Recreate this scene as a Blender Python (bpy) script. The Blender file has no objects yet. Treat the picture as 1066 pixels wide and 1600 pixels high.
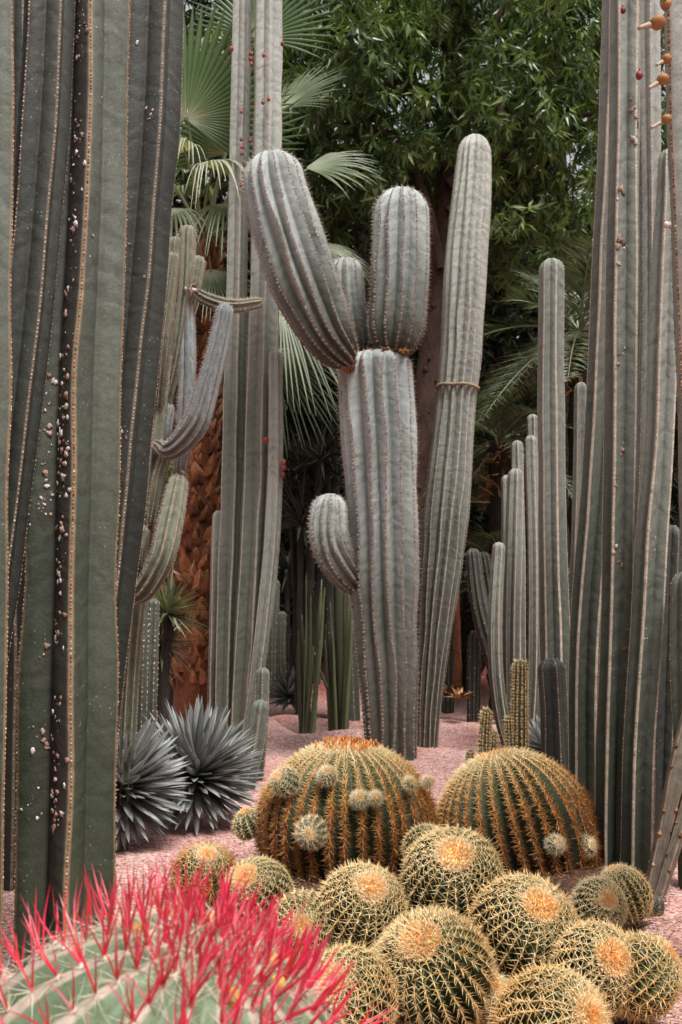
import bpy, math, random
import numpy as np
from mathutils import Vector, Matrix, Quaternion

random.seed(7)
rng = np.random.default_rng(7)
SC = bpy.context.scene
COL = SC.collection
R_ = math.radians

# ------------------------------------------------------------------ camera
FPX = 1600.0          # focal length in photograph pixels
EYE = 1.30
PITCH = math.atan(130.0 / FPX)
cam_d = bpy.data.cameras.new('camera')
cam_d.sensor_fit = 'VERTICAL'
cam_d.sensor_height = 36.0
cam_d.sensor_width = 24.0
cam_d.lens = 36.0
cam_d.clip_start = 0.05
cam_d.clip_end = 400.0
cam_d.dof.use_dof = True
cam_d.dof.focus_distance = 4.2
cam_d.dof.aperture_fstop = 5.6
cam = bpy.data.objects.new('camera', cam_d)
COL.objects.link(cam)
cam.location = (0, 0, EYE)
cam.rotation_euler = (math.pi / 2 + PITCH, 0, 0)
SC.camera = cam

# ------------------------------------------------------------------ world, sun
SUN_EL, SUN_AZ = R_(64), R_(150)      # azimuth clockwise from +Y: behind the camera, to the right
w = bpy.data.worlds.new('World')
SC.world = w
w.use_nodes = True
wt = w.node_tree
bg = wt.nodes['Background']
sky = wt.nodes.new('ShaderNodeTexSky')
sky.sky_type = 'NISHITA'
sky.sun_disc = False
sky.sun_elevation = SUN_EL
sky.sun_rotation = SUN_AZ
sky.dust_density = 5.0
sky.air_density = 1.5
hs = wt.nodes.new('ShaderNodeHueSaturation')
hs.inputs['Saturation'].default_value = 0.10
tint = wt.nodes.new('ShaderNodeMixRGB')
tint.blend_type = 'MULTIPLY'
tint.inputs[0].default_value = 1.0
tint.inputs[2].default_value = (1.0, 0.99, 0.985, 1)
wt.links.new(sky.outputs[0], hs.inputs['Color'])
wt.links.new(hs.outputs[0], tint.inputs[1])
wt.links.new(tint.outputs[0], bg.inputs['Color'])
bg.inputs['Strength'].default_value = 0.06

sd = bpy.data.lights.new('sun', 'SUN')
sd.energy = 1.5
sd.angle = R_(18)
sd.color = (1.0, 0.98, 0.945)
sun = bpy.data.objects.new('sun', sd)
COL.objects.link(sun)
_dir = Vector((math.sin(SUN_AZ) * math.cos(SUN_EL), math.cos(SUN_AZ) * math.cos(SUN_EL), math.sin(SUN_EL)))
sun.rotation_euler = _dir.to_track_quat('Z', 'Y').to_euler()

SC.view_settings.view_transform = 'Standard'
SC.view_settings.look = 'None'
SC.view_settings.exposure = 1.5
SC.view_settings.gamma = 1.0
SC.view_settings.use_curve_mapping = False
SC.cycles.max_bounces = 5
SC.cycles.diffuse_bounces = 3
SC.cycles.glossy_bounces = 2
SC.cycles.transparent_max_bounces = 4

# ------------------------------------------------------------------ geometry helpers
CP, SP = math.cos(PITCH), math.sin(PITCH)


def at(px, py, d):
    """World point at distance d along the view axis of the ground plane that photo pixel (px, py) shows."""
    x = (px - 533.0) / FPX
    u = (800.0 - py) / FPX
    # camera axes in world: right=(1,0,0), up=(0,-SP,CP), fwd=(0,CP,SP)
    v = np.array([x, CP - u * SP, SP + u * CP])
    v = v * (d / v[1])
    return np.array([v[0], v[1], EYE + v[2]])


def nrm(a):
    a = np.asarray(a, float)
    return a / np.maximum(np.linalg.norm(a, axis=-1, keepdims=True), 1e-9)


class MB:
    """Collects vertices and faces and links them as ONE mesh object."""

    def __init__(self):
        self.v, self.f, self.a, self.n = [], [], {}, 0

    def add(self, v, f, **attrs):
        v = np.asarray(v, float).reshape(-1, 3)
        f = np.asarray(f, np.int64)
        self.v.append(v)
        self.f.append(f + self.n)
        for k, x in attrs.items():
            x = np.asarray(x, float)
            if x.ndim == 0:
                x = np.full(len(v), float(x))
            self.a.setdefault(k, []).append((self.n, x.reshape(-1)))
        self.n += len(v)
        return self

    def mesh(self, name, mat, origin=(0, 0, 0), smooth=True):
        me = bpy.data.meshes.new(name)
        V = np.concatenate(self.v) - np.asarray(origin, float)
        tot, idx = [], []
        for f in self.f:
            if len(f):
                tot.append(np.full(len(f), f.shape[1]))
                idx.append(f.reshape(-1))
        tot = np.concatenate(tot)
        idx = np.concatenate(idx)
        me.vertices.add(len(V))
        me.vertices.foreach_set('co', V.reshape(-1).astype(np.float32))
        me.loops.add(len(idx))
        me.loops.foreach_set('vertex_index', idx.astype(np.int32))
        me.polygons.add(len(tot))
        st = np.concatenate([[0], np.cumsum(tot)[:-1]])
        me.polygons.foreach_set('loop_start', st.astype(np.int32))
        me.polygons.foreach_set('loop_total', tot.astype(np.int32))
        me.polygons.foreach_set('use_smooth', np.full(len(tot), smooth))
        me.update(calc_edges=True)
        for k, parts in self.a.items():
            arr = np.zeros(len(V), np.float32)
            for s, x in parts:
                arr[s:s + len(x)] = x
            at_ = me.attributes.new(k, 'FLOAT', 'POINT')
            at_.data.foreach_set('value', arr)
        if mat is not None:
            me.materials.append(mat)
        return me

    def build(self, name, mat, parent=None, origin=None, smooth=True):
        if origin is None:
            origin = parent.get('_o', (0, 0, 0)) if parent is not None else (0, 0, 0)
        me = self.mesh(name, mat, origin, smooth)
        o = bpy.data.objects.new(name, me)
        COL.objects.link(o)
        if parent is not None:
            o.parent = parent
            o['_o'] = [float(t) for t in origin]
        else:
            o.location = origin
        return o


def thing(name, label, cat, loc, group=None):
    o = bpy.data.objects.new(name, None)
    o.empty_display_size = 0.1
    COL.objects.link(o)
    o.location = [float(t) for t in loc]
    o['_o'] = [float(t) for t in loc]
    o['label'] = label
    o['category'] = cat
    if group:
        o['group'] = group
    return o


def stuff(o):
    o['kind'] = 'stuff'
    return o


def hermite(P, n):
    """Smooth curve through points P (k x m), n samples, roughly even in chord length."""
    P = np.asarray(P, float)
    if len(P) == 2:
        t = np.linspace(0, 1, n)[:, None]
        return P[0] * (1 - t) + P[1] * t
    seg = np.linalg.norm(np.diff(P[:, :3], axis=0), axis=1)
    T = np.concatenate([[0], np.cumsum(seg)])
    m = np.zeros_like(P)
    d = np.diff(P, axis=0) / seg[:, None]
    m[0], m[-1] = d[0], d[-1]
    m[1:-1] = (d[:-1] * seg[1:, None] + d[1:] * seg[:-1, None]) / (seg[1:] + seg[:-1])[:, None]
    t = np.linspace(0, T[-1], n)
    i = np.clip(np.searchsorted(T, t, side='right') - 1, 0, len(seg) - 1)
    h = seg[i][:, None]
    x = ((t - T[i]) / seg[i])[:, None]
    return ((2 * x**3 - 3 * x**2 + 1) * P[i] + (x**3 - 2 * x**2 + x) * h * m[i]
            + (-2 * x**3 + 3 * x**2) * P[i + 1] + (x**3 - x**2) * h * m[i + 1])


def wob(n_knots, amp, x, g=rng):
    """Smooth random 1-d function sampled at x in 0..1."""
    k = g.normal(0, 1, n_knots + 3)
    t = np.clip(x, 0, 1) * n_knots
    i = np.clip(t.astype(int), 0, n_knots)
    f = t - i
    f = f * f * (3 - 2 * f)
    return amp * (k[i] * (1 - f) + k[i + 1] * f)


UPROF = np.array([-.5, -.44, -.36, -.26, -.16, -.08, -.03, .03, .08, .16, .26, .36, .44])


class Stem:
    """A ribbed stem along a curve. P rows: x, y, z, radius (bottom to top)."""

    def __init__(self, P, nr, depth, phase=0.0, q=1.2, tip=1.0, base_round=False, wave=0.015, rwave=0.015,
                 knots=None, twist=0.0):
        P = np.asarray(P, float)
        self.C = hermite(P, 200)
        seg = np.linalg.norm(np.diff(self.C[:, :3], axis=0), axis=1)
        self.S = np.concatenate([[0], np.cumsum(seg)])
        self.L = self.S[-1]
        self.nr, self.depth, self.phase, self.q = nr, depth, R_(phase), q
        self.tip, self.base_round, self.twist = tip, base_round, R_(twist)
        kn = knots or max(3, int(self.L * 3))
        xs = np.linspace(0, 1, 200)
        self.rw = 1 + wob(kn, rwave, xs)
        self.tw = [wob(kn, wave, xs) for _ in range(nr)]
        self.rr = [1 + wob(kn, rwave * 0.8, xs) for _ in range(nr)]
        self.Rt = P[-1, 3]

    def rad(self, s):
        R = np.interp(s, self.S, self.C[:, 3]) * np.interp(s, self.S, self.S * 0 + self.rw)
        Rd = self.Rt * self.tip
        if self.tip > 0:
            x = np.clip((s - (self.L - Rd)) / Rd, 0, 1)
            R = R * np.sqrt(np.maximum(1 - x**2.2, 0))
        if self.base_round:
            Rb = self.C[0, 3] * 1.0
            x = np.clip((Rb - s) / Rb, 0, 1)
            R = R * np.sqrt(np.maximum(1 - x**2, 0.12))
        return R

    def frame(self, s):
        c = np.stack([np.interp(s, self.S, self.C[:, k]) for k in range(3)], -1)
        e = 0.02
        a = np.stack([np.interp(np.clip(s - e, 0, self.L), self.S, self.C[:, k]) for k in range(3)], -1)
        b = np.stack([np.interp(np.clip(s + e, 0, self.L), self.S, self.C[:, k]) for k in range(3)], -1)
        T = nrm(b - a)
        ref = np.array([0, -1.0, 0])
        N = nrm(ref - T * (T @ ref)[..., None])
        B = np.cross(T, N)
        return c, T, N, B

    def surf(self, s, m, u):
        """points on rib m, u in -.5...5 across the rib, at arc length s (same shapes)."""
        s, m, u = np.broadcast_arrays(s, m, u)
        shp = s.shape
        s, m, u = s.reshape(-1), m.reshape(-1), u.reshape(-1)
        c, T, N, B = self.frame(s)
        R = self.rad(s)
        tw = np.zeros(len(s))
        rr = np.ones(len(s))
        for k in range(self.nr):
            q = m == k
            if q.any():
                tw[q] = np.interp(s[q], self.S, self.tw[k])
                rr[q] = np.interp(s[q], self.S, self.rr[k])
        t = 1 - np.abs(u) * 2
        th = self.phase + (m + u) * 2 * math.pi / self.nr + tw * t + self.twist * s / self.L
        sh = 1 - np.power(np.maximum(1 - t, 0), self.q)
        # rounded crest
        sh = np.where(t > 0.9, sh - (t - 0.9) ** 2 * 2.0, sh)
        r = R * (1 - self.depth * (1 - sh)) * (1 + (rr - 1) * t)
        o = np.cos(th)[:, None] * N + np.sin(th)[:, None] * B
        p = c + o * r[:, None]
        return p.reshape(shp + (3,)), o.reshape(shp + (3,)), T.reshape(shp + (3,))

    soot = ()

    def body(self, ds=0.04, prof=UPROF):
        Rd = max(self.Rt * self.tip, 0.0)
        n1 = max(4, int((self.L - Rd) / ds))
        s = np.linspace(0, self.L - Rd, n1)
        if Rd > 0:
            s = np.concatenate([s[:-1], self.L - Rd + Rd * np.sin(np.linspace(0, math.pi / 2, 12))])
        ns, npf = len(s), len(prof)
        m = np.repeat(np.arange(self.nr), npf)
        u = np.tile(prof, self.nr)
        p, o, T = self.surf(s[:, None], m[None], u[None])
        na = self.nr * npf
        i = np.arange(ns - 1)[:, None]
        j = np.arange(na)[None]
        j2 = (j + 1) % na
        f = np.stack([i * na + j, i * na + j2, (i + 1) * na + j2, (i + 1) * na + j], -1).reshape(-1, 4)
        rib = np.tile(1 - np.abs(u) * 2, ns)
        hg = np.repeat(s / self.L, na)
        mb = MB()
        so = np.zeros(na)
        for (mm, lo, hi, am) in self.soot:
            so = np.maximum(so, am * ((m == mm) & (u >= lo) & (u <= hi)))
        mb.add(p.reshape(-1, 3), f, rib=rib, hgt=hg, soot=np.tile(so, ns), arc=np.repeat(s, na), dtip=np.repeat(self.L - s, na))
        return mb

    def areoles(self, sp, ribs=None, s0=0.0):
        Rd = self.Rt * self.tip
        s = np.arange(s0 + sp * 0.5, self.L - Rd * 0.03, sp)
        ribs = np.arange(self.nr) if ribs is None else np.array(ribs)
        S, M = np.meshgrid(s, ribs, indexing='ij')
        S = np.clip(S + rng.uniform(-.25, .25, S.shape) * sp, 0, self.L)
        p, o, T = self.surf(S, M, S * 0)
        x = np.clip((S - (self.L - Rd)) / max(Rd, 1e-4), 0, 1)[..., None]
        n = nrm(o * np.sqrt(1 - x * x + 1e-6) + T * x)
        t = nrm(T * np.sqrt(1 - x * x + 1e-6) - o * x)
        return p.reshape(-1, 3), n.reshape(-1, 3), t.reshape(-1, 3), (S / self.L).reshape(-1)


def cones(mb, base, d, length, rad, tint=0.5, bend=None):
    """thin three-sided spines; bend: vector added at the tip (2 segments)."""
    n = len(base)
    d = nrm(d)
    length = np.broadcast_to(length, n)
    rad = np.broadcast_to(rad, n)
    tint = np.broadcast_to(tint, n)
    a = nrm(np.cross(d, np.array([0.31, 0.52, 0.79])))
    b = np.cross(d, a)
    ring = []
    for k in range(3):
        t = k * 2 * math.pi / 3
        ring.append(math.cos(t) * a + math.sin(t) * b)
    if bend is None:
        V = np.stack([base + r * rad[:, None] for r in ring] + [base + d * length[:, None]], 1)
        i = np.arange(n)[:, None] * 4
        f = np.concatenate([i + [[0, 1, 3]], i + [[1, 2, 3]], i + [[2, 0, 3]]])
        mb.add(V, f, tint=np.repeat(tint, 4), along=np.tile([0, 0, 0, 1.0], n))
    else:
        bend = np.asarray(bend) * length[:, None]
        mid = base + d * length[:, None] * 0.55 + bend * 0.3
        tipp = base + d * length[:, None] + bend
        V = np.stack([base + r * rad[:, None] for r in ring] + [mid + r * rad[:, None] * .7 for r in ring] + [tipp], 1)
        i = np.arange(n)[:, None] * 7
        f4 = np.concatenate([i + [[0, 1, 4, 3]], i + [[1, 2, 5, 4]], i + [[2, 0, 3, 5]]])
        f3 = np.concatenate([i + [[3, 4, 6]], i + [[4, 5, 6]], i + [[5, 3, 6]]])
        k = mb.n
        mb.add(V, f4, tint=np.repeat(tint, 7), along=np.tile([0, 0, 0, .5, .5, .5, 1.0], n))
        mb.f.append(f3 + k)


def areole_spines(mb, p, n, t, nrad, lrad, ncen, lcen, rad, lift=0.35, tint=0.5, tvar=0.15, down=0.15, jit=.12):
    b = np.cross(n, t)
    N = len(p)
    tint = np.broadcast_to(tint, N)
    for k in range(nrad):
        a = 2 * math.pi * (k + .5) / nrad + rng.normal(0, jit * 1.5, N)
        d = n * lift + (np.cos(a)[:, None] * t + np.sin(a)[:, None] * b)
        d = d + rng.normal(0, jit, (N, 3))
        cones(mb, p, d, lrad * rng.uniform(.75, 1.15, N), rad, np.clip(tint + rng.normal(0, tvar, N), 0, 1))
    for k in range(ncen):
        d = n + rng.normal(0, jit * 2.2, (N, 3)) - t * down
        cones(mb, p, d, lcen * rng.uniform(.6, 1.15, N), rad * 1.15, np.clip(tint + rng.normal(0, tvar, N), 0, 1))


def nubs(mb, p, n, t, size, tint=0.5):
    """small felted areole cushions: squashed octahedra."""
    N = len(p)
    b = np.cross(n, t)
    s = size * rng.uniform(.6, 1.3, N)[:, None]
    c = p
    V = np.stack([c + t * s * 1.2, c + b * s * .8, c - t * s * 1.2, c - b * s * .8, c + n * s * .7], 1)
    i = np.arange(N)[:, None] * 5
    f = np.concatenate([i + [[0, 1, 4]], i + [[1, 2, 4]], i + [[2, 3, 4]], i + [[3, 0, 4]]])
    mb.add(V, f, tint=np.repeat(np.clip(tint + rng.normal(0, .2, N), 0, 1), 5))


def blob(mb, c, r, g=rng, squash=(1, 1, 1), seg=8, rings=5, rough=.15, **attrs):
    th = np.arange(seg) * 2 * math.pi / seg
    ph = np.linspace(0, math.pi, rings + 2)[1:-1]
    P, T = np.meshgrid(ph, th, indexing='ij')
    v = np.stack([np.sin(P) * np.cos(T), np.sin(P) * np.sin(T), np.cos(P)], -1).reshape(-1, 3)
    v = np.concatenate([[[0, 0, 1]], v, [[0, 0, -1]]])
    v = v * (1 + g.normal(0, rough, len(v)))[:, None] * np.array(squash) * r + np.array(c)
    f4 = []
    for i in range(rings - 1):
        for j in range(seg):
            f4.append([1 + i * seg + j, 1 + i * seg + (j + 1) % seg, 1 + (i + 1) * seg + (j + 1) % seg, 1 + (i + 1) * seg + j][::-1])
    f3 = []
    for j in range(seg):
        f3.append([0, 1 + j, 1 + (j + 1) % seg])
        b0 = 1 + (rings - 1) * seg
        f3.append([len(v) - 1, b0 + (j + 1) % seg, b0 + j])
    k = mb.n
    mb.add(v, f4, **attrs)
    mb.f.append(np.array(f3) + k)


def tube(mb, P, seg=10, n=None, rough=0.03, cap=True, **attrs):
    """P rows: x y z r"""
    P = np.asarray(P, float)
    n = n or max(4, len(P) * 6)
    C = hermite(P, n)
    T = nrm(np.gradient(C[:, :3], axis=0))
    ref = np.array([0.13, -1.0, 0.07])
    N = nrm(ref - T * (T @ ref)[:, None])
    B = np.cross(T, N)
    th = np.arange(seg) * 2 * math.pi / seg
    R = C[:, 3][:, None] * (1 + rng.normal(0, rough, (n, seg)))
    v = C[:, None, :3] + R[..., None] * (np.cos(th)[None, :, None] * N[:, None] + np.sin(th)[None, :, None] * B[:, None])
    i = np.arange(n - 1)[:, None]
    j = np.arange(seg)[None]
    j2 = (j + 1) % seg
    f = np.stack([i * seg + j, i * seg + j2, (i + 1) * seg + j2, (i + 1) * seg + j], -1).reshape(-1, 4)
    k = mb.n
    mb.add(v, f, hgt=np.repeat(np.linspace(0, 1, n), seg), **attrs)
    if cap:
        mb.f.append(np.array([[k + (n - 1) * seg + q for q in (0, q1, q1 + 1)] for q1 in range(1, seg - 1)]))


def leaf_cards(mb, base, d, up, length, width, var):
    """folded lance-shaped leaves: base, two shoulders, two far shoulders, tip"""
    n = len(base)
    d = nrm(d)
    side = nrm(np.cross(d, up))
    nn = np.cross(side, d)
    L = np.broadcast_to(length, n)[:, None]
    W = np.broadcast_to(width, n)[:, None]
    V = np.stack([base, base + d * L * .35 + side * W * .5 + nn * W * .22, base + d * L * .42,
                  base + d * L * .35 - side * W * .5 + nn * W * .22, base + d * L - nn * L * .12], 1)
    i = np.arange(n)[:, None] * 5
    f = np.concatenate([i + [[0, 2, 1]], i + [[2, 4, 1]], i + [[0, 3, 2]], i + [[3, 4, 2]]])
    mb.add(V, f, tint=np.repeat(var, 5))


# ------------------------------------------------------------------ materials
def newmat(name):
    m = bpy.data.materials.new(name)
    m.use_nodes = True
    nt = m.node_tree
    b = nt.nodes['Principled BSDF']
    b.inputs['Specular IOR Level'].default_value = 0.25
    b.inputs['Roughness'].default_value = 0.7
    return m, nt, b


def nd(nt, typ, **kw):
    n = nt.nodes.new(typ)
    for k, v in kw.items():
        setattr(n, k, v)
    return n


def c4(c):
    return (c[0], c[1], c[2], 1.0)


def mixc(nt, fac, a, b, mode='MIX'):
    m = nd(nt, 'ShaderNodeMixRGB', blend_type=mode)
    for i, x in ((0, fac), (1, a), (2, b)):
        if isinstance(x, (int, float)):
            m.inputs[i].default_value = x
        elif isinstance(x, tuple):
            m.inputs[i].default_value = c4(x)
        else:
            nt.links.new(x, m.inputs[i])
    return m.outputs[0]


def noise(nt, scale, detail=4, rough=.55, vec=None, dist=0.0):
    n = nd(nt, 'ShaderNodeTexNoise')
    n.inputs['Scale'].default_value = scale
    n.inputs['Detail'].default_value = detail
    n.inputs['Roughness'].default_value = rough
    n.inputs['Distortion'].default_value = dist
    if vec is not None:
        nt.links.new(vec, n.inputs['Vector'])
    return n.outputs['Fac']


def ramp(nt, x, stops):
    r = nd(nt, 'ShaderNodeValToRGB')
    e = r.color_ramp.elements
    e[0].position, e[0].color = stops[0][0], c4(stops[0][1])
    e[1].position, e[1].color = stops[-1][0], c4(stops[-1][1])
    for p, c in stops[1:-1]:
        k = e.new(p)
        k.color = c4(c)
    nt.links.new(x, r.inputs[0])
    return r.outputs[0]


def g3(x):
    return (x, x, x)


def attr(nt, name):
    a = nd(nt, 'ShaderNodeAttribute')
    a.attribute_name = name
    return a.outputs['Fac']


def objvec(nt, scale=(1, 1, 1)):
    t = nd(nt, 'ShaderNodeTexCoord')
    m = nd(nt, 'ShaderNodeMapping')
    m.inputs['Scale'].default_value = scale
    nt.links.new(t.outputs['Object'], m.inputs['Vector'])
    return m.outputs[0]


def bump(nt, b, h, strength=.3, dist=.01):
    n = nd(nt, 'ShaderNodeBump')
    n.inputs['Strength'].default_value = strength
    n.inputs['Distance'].default_value = dist
    nt.links.new(h, n.inputs['Height'])
    nt.links.new(n.outputs[0], b.inputs['Normal'])


def skin(name, low, high, crest, bloom=(.35, .37, .34), stain=(.10, .08, .06), bloom_amt=.5, stain_amt=.5, crest_w=.9,
         bump_s=.35, rough=.62, spots=.0):
    """waxy cactus skin: colour from foot to tip, bloom, corky crest, stains, speckle"""
    m, nt, b = newmat(name)
    v = objvec(nt)
    vs = objvec(nt, (1, 1, .22))
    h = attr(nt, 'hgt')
    col = mixc(nt, ramp(nt, h, [(0, g3(0)), (.35, g3(.30)), (.75, g3(1))]), low, high)  # feet darker: older skin, plus the shade low down put into the colour
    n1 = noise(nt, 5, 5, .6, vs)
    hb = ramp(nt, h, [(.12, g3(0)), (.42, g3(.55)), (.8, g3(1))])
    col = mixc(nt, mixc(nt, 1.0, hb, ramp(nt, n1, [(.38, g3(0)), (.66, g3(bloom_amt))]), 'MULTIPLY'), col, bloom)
    n2 = noise(nt, 14, 6, .65, v, .4)
    col = mixc(nt, ramp(nt, n2, [(.56, g3(0)), (.72, g3(stain_amt))]), col, stain)
    # growth bands across the stem
    wv = nd(nt, 'ShaderNodeMath', operation='MULTIPLY')
    nt.links.new(attr(nt, 'arc'), wv.inputs[0])
    wv.inputs[1].default_value = 60.0
    nn = nd(nt, 'ShaderNodeMath', operation='MULTIPLY_ADD')
    nt.links.new(noise(nt, 9, 2, .5, v), nn.inputs[0])
    nn.inputs[1].default_value = 14.0
    nt.links.new(wv.outputs[0], nn.inputs[2])
    chv = nd(nt, 'ShaderNodeMath', operation='MULTIPLY_ADD')
    nt.links.new(attr(nt, 'rib'), chv.inputs[0])
    chv.inputs[1].default_value = 3.2
    nt.links.new(nn.outputs[0], chv.inputs[2])
    sn = nd(nt, 'ShaderNodeMath', operation='SINE')
    nt.links.new(chv.outputs[0], sn.inputs[0])
    sr = nd(nt, 'ShaderNodeMapRange')
    sr.inputs['From Min'].default_value = -1
    nt.links.new(sn.outputs[0], sr.inputs['Value'])
    bands = mixc(nt, 1.0, ramp(nt, sr.outputs[0], [(0, g3(.70)), (.5, g3(1.0)), (1, g3(1.10))]), g3(1), 'MULTIPLY')
    bmask = ramp(nt, noise(nt, 3.5, 3, .6, v), [(.40, g3(0)), (.65, g3(.8))])
    col = mixc(nt, bmask, col, mixc(nt, 1.0, col, bands, 'MULTIPLY'))
    big = ramp(nt, noise(nt, 2.2, 4, .65, vs), [(.32, g3(.55)), (.55, g3(1.0)), (.72, g3(1.22))])
    col = mixc(nt, .75, col, mixc(nt, 1.0, col, big, 'MULTIPLY'))
    n3 = noise(nt, 120, 3, .6, v)
    col = mixc(nt, .55, col, mixc(nt, 1.0, col, ramp(nt, n3, [(.3, g3(.62)), (.7, g3(1.25))]), 'MULTIPLY'))
    if spots > 0:
        vo = nd(nt, 'ShaderNodeTexVoronoi')
        vo.inputs['Scale'].default_value = 42
        nt.links.new(v, vo.inputs['Vector'])
        sp = ramp(nt, vo.outputs['Distance'], [(.05, g3(spots)), (.16, g3(0))])
        msk = ramp(nt, noise(nt, 6, 2, .5, v), [(.5, g3(0)), (.6, g3(1))])
        col = mixc(nt, mixc(nt, 1.0, sp, msk, 'MULTIPLY'), col, (.42, .40, .36))
    rib = attr(nt, 'rib')
    # corky colour along the crest of each rib
    cw = ramp(nt, rib, [(crest_w - .05, g3(0)), (crest_w + .03, g3(1))])
    cn = ramp(nt, noise(nt, 30, 3, .6, v), [(.3, g3(.45)), (.6, g3(1))])
    col = mixc(nt, mixc(nt, 1.0, cw, cn, 'MULTIPLY'), col, crest)
    so = mixc(nt, 1.0, attr(nt, 'soot'), ramp(nt, noise(nt, 11, 5, .6, vs), [(.25, g3(.45)), (.55, g3(1))]), 'MULTIPLY')  # dark flank: painted shade together with mildew stain, broken up by noise
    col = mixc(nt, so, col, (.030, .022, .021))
    nt.links.new(col, b.inputs['Base Color'])
    b.inputs['Roughness'].default_value = rough
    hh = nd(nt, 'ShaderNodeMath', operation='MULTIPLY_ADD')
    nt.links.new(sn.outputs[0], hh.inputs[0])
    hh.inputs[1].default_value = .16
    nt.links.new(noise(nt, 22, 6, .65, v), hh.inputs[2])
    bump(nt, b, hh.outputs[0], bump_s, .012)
    return m


def tinted(name, stops, rough=.6, spec=.25, along=None, trans=0.0):
    m, nt, b = newmat(name)
    col = ramp(nt, attr(nt, 'tint'), stops)
    if along:
        col = mixc(nt, ramp(nt, attr(nt, 'along'), [(along[1], g3(0)), (1, g3(1))]), col, along[0])
    nt.links.new(col, b.inputs['Base Color'])
    b.inputs['Roughness'].default_value = rough
    b.inputs['Specular IOR Level'].default_value = spec
    if trans:
        tr = nd(nt, 'ShaderNodeBsdfTranslucent')
        nt.links.new(mixc(nt, 1.0, col, (1.0, 1.15, .5), 'MULTIPLY'), tr.inputs['Color'])
        mx = nd(nt, 'ShaderNodeMixShader')
        mx.inputs[0].default_value = trans
        nt.links.new(b.outputs[0], mx.inputs[1])
        nt.links.new(tr.outputs[0], mx.inputs[2])
        nt.links.new(mx.outputs[0], nt.nodes['Material Output'].inputs['Surface'])
    return m


M = {}
M['skin_green'] = skin('skin_green', (.040, .050, .030), (.115, .130, .105), (.34, .23, .14), bloom=(.20, .215, .185), bloom_amt=.6,
                       stain=(.06, .045, .045), crest_w=.93, spots=.55)
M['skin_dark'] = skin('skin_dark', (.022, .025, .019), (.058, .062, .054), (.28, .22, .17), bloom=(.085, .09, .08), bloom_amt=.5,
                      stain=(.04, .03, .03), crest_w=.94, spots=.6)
M['skin_grey'] = skin('skin_grey', (.10, .11, .08), (.37, .375, .34), (.40, .36, .30), bloom=(.32, .33, .30), bloom_amt=.55,
                      stain=(.09, .075, .06), crest_w=.90, spots=.5)
M['skin_cardon'] = skin('skin_cardon', (.060, .060, .042), (.35, .375, .355), (.27, .23, .20), bloom=(.40, .42, .41), bloom_amt=.6,
                        stain=(.15, .14, .11), stain_amt=.55, crest_w=.95, bump_s=.4, spots=.3)
M['skin_mossy'] = skin('skin_mossy', (.05, .05, .036), (.40, .395, .36), (.42, .40, .34), bloom=(.30, .32, .24), bloom_amt=.45,
                       stain=(.14, .12, .09), stain_amt=.4, crest_w=.88, bump_s=.5)
M['skin_right'] = skin('skin_right', (.040, .048, .032), (.25, .265, .23), (.50, .42, .34), bloom=(.26, .275, .245), bloom_amt=.5,
                       stain=(.06, .05, .045), crest_w=.86, spots=.7)
M['skin_blue'] = skin('skin_blue', (.15, .14, .13), (.24, .28, .29), (.38, .30, .25), bloom=(.30, .33, .34), bloom_amt=.7,
                      stain=(.14, .10, .08), stain_amt=.4, crest_w=.90)
M['skin_tan'] = skin('skin_tan', (.14, .11, .09), (.24, .22, .17), (.38, .25, .18), bloom=(.22, .22, .15), bloom_amt=.5,
                     stain=(.20, .12, .08), crest_w=.86)
M['skin_cand'] = skin('skin_cand', (.09, .095, .06), (.21, .22, .155), (.42, .33, .26), bloom=(.24, .26, .19), bloom_amt=.6,
                     stain=(.17, .11, .08), crest_w=.84)
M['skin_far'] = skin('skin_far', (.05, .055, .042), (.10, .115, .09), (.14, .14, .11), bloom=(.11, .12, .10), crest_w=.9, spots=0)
M['skin_barrel'] = skin('skin_barrel', (.035, .048, .018), (.04, .068, .028), (.13, .12, .05), bloom=(.055, .085, .04), bloom_amt=.5,
                        stain=(.10, .06, .03), crest_w=.9, bump_s=.25, rough=.5)
M['skin_old'] = skin('skin_old', (.022, .013, .009), (.05, .072, .032), (.16, .09, .04), bloom=(.09, .125, .07), bloom_amt=.4,
                     stain=(.09, .045, .025), stain_amt=.6, crest_w=.86, bump_s=.3, rough=.55)
M['skin_red_barrel'] = skin('skin_red_barrel', (.08, .12, .06), (.13, .18, .10), (.42, .33, .27), bloom=(.20, .25, .17), bloom_amt=.6,
                            stain=(.17, .14, .10), stain_amt=.5, crest_w=.72, bump_s=.3, rough=.5)
M['skin_torch'] = skin('skin_torch', (.05, .035, .02), (.08, .07, .035), (.28, .20, .10), stain=(.05, .03, .02), bloom=(.07, .06, .03),
                       crest_w=.8)
M['areole'] = tinted('areole', [(0, (.13, .055, .025)), (.45, (.42, .24, .13)), (1, (.66, .56, .46))], .9, .05)
M['spine_white'] = tinted('spine_white', [(0, (.28, .17, .12)), (.5, (.45, .36, .30)), (1, (.66, .60, .54))], .6)
M['spine_gold'] = tinted('spine_gold', [(0, (.13, .05, .022)), (.3, (.42, .17, .05)), (.6, (.66, .36, .12)), (.85, (.76, .56, .27)),
                                        (1, (.82, .72, .50))], .5, .3, trans=.12)
M['wool'] = tinted('wool', [(0, (.78, .33, .08)), (.5, (.85, .52, .22)), (1, (.84, .68, .50))], .9, .05)
M['spine_red'] = tinted('spine_red', [(0, (.50, .06, .02)), (.35, (.72, .02, .045)), (.7, (.82, .05, .11)), (1, (.88, .30, .33))], .38, .4,
                        along=((.62, .02, .07), .3), trans=.15)
M['spine_hair'] = tinted('spine_hair', [(0, (.52, .40, .26)), (1, (.80, .72, .62))], .6)
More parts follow.
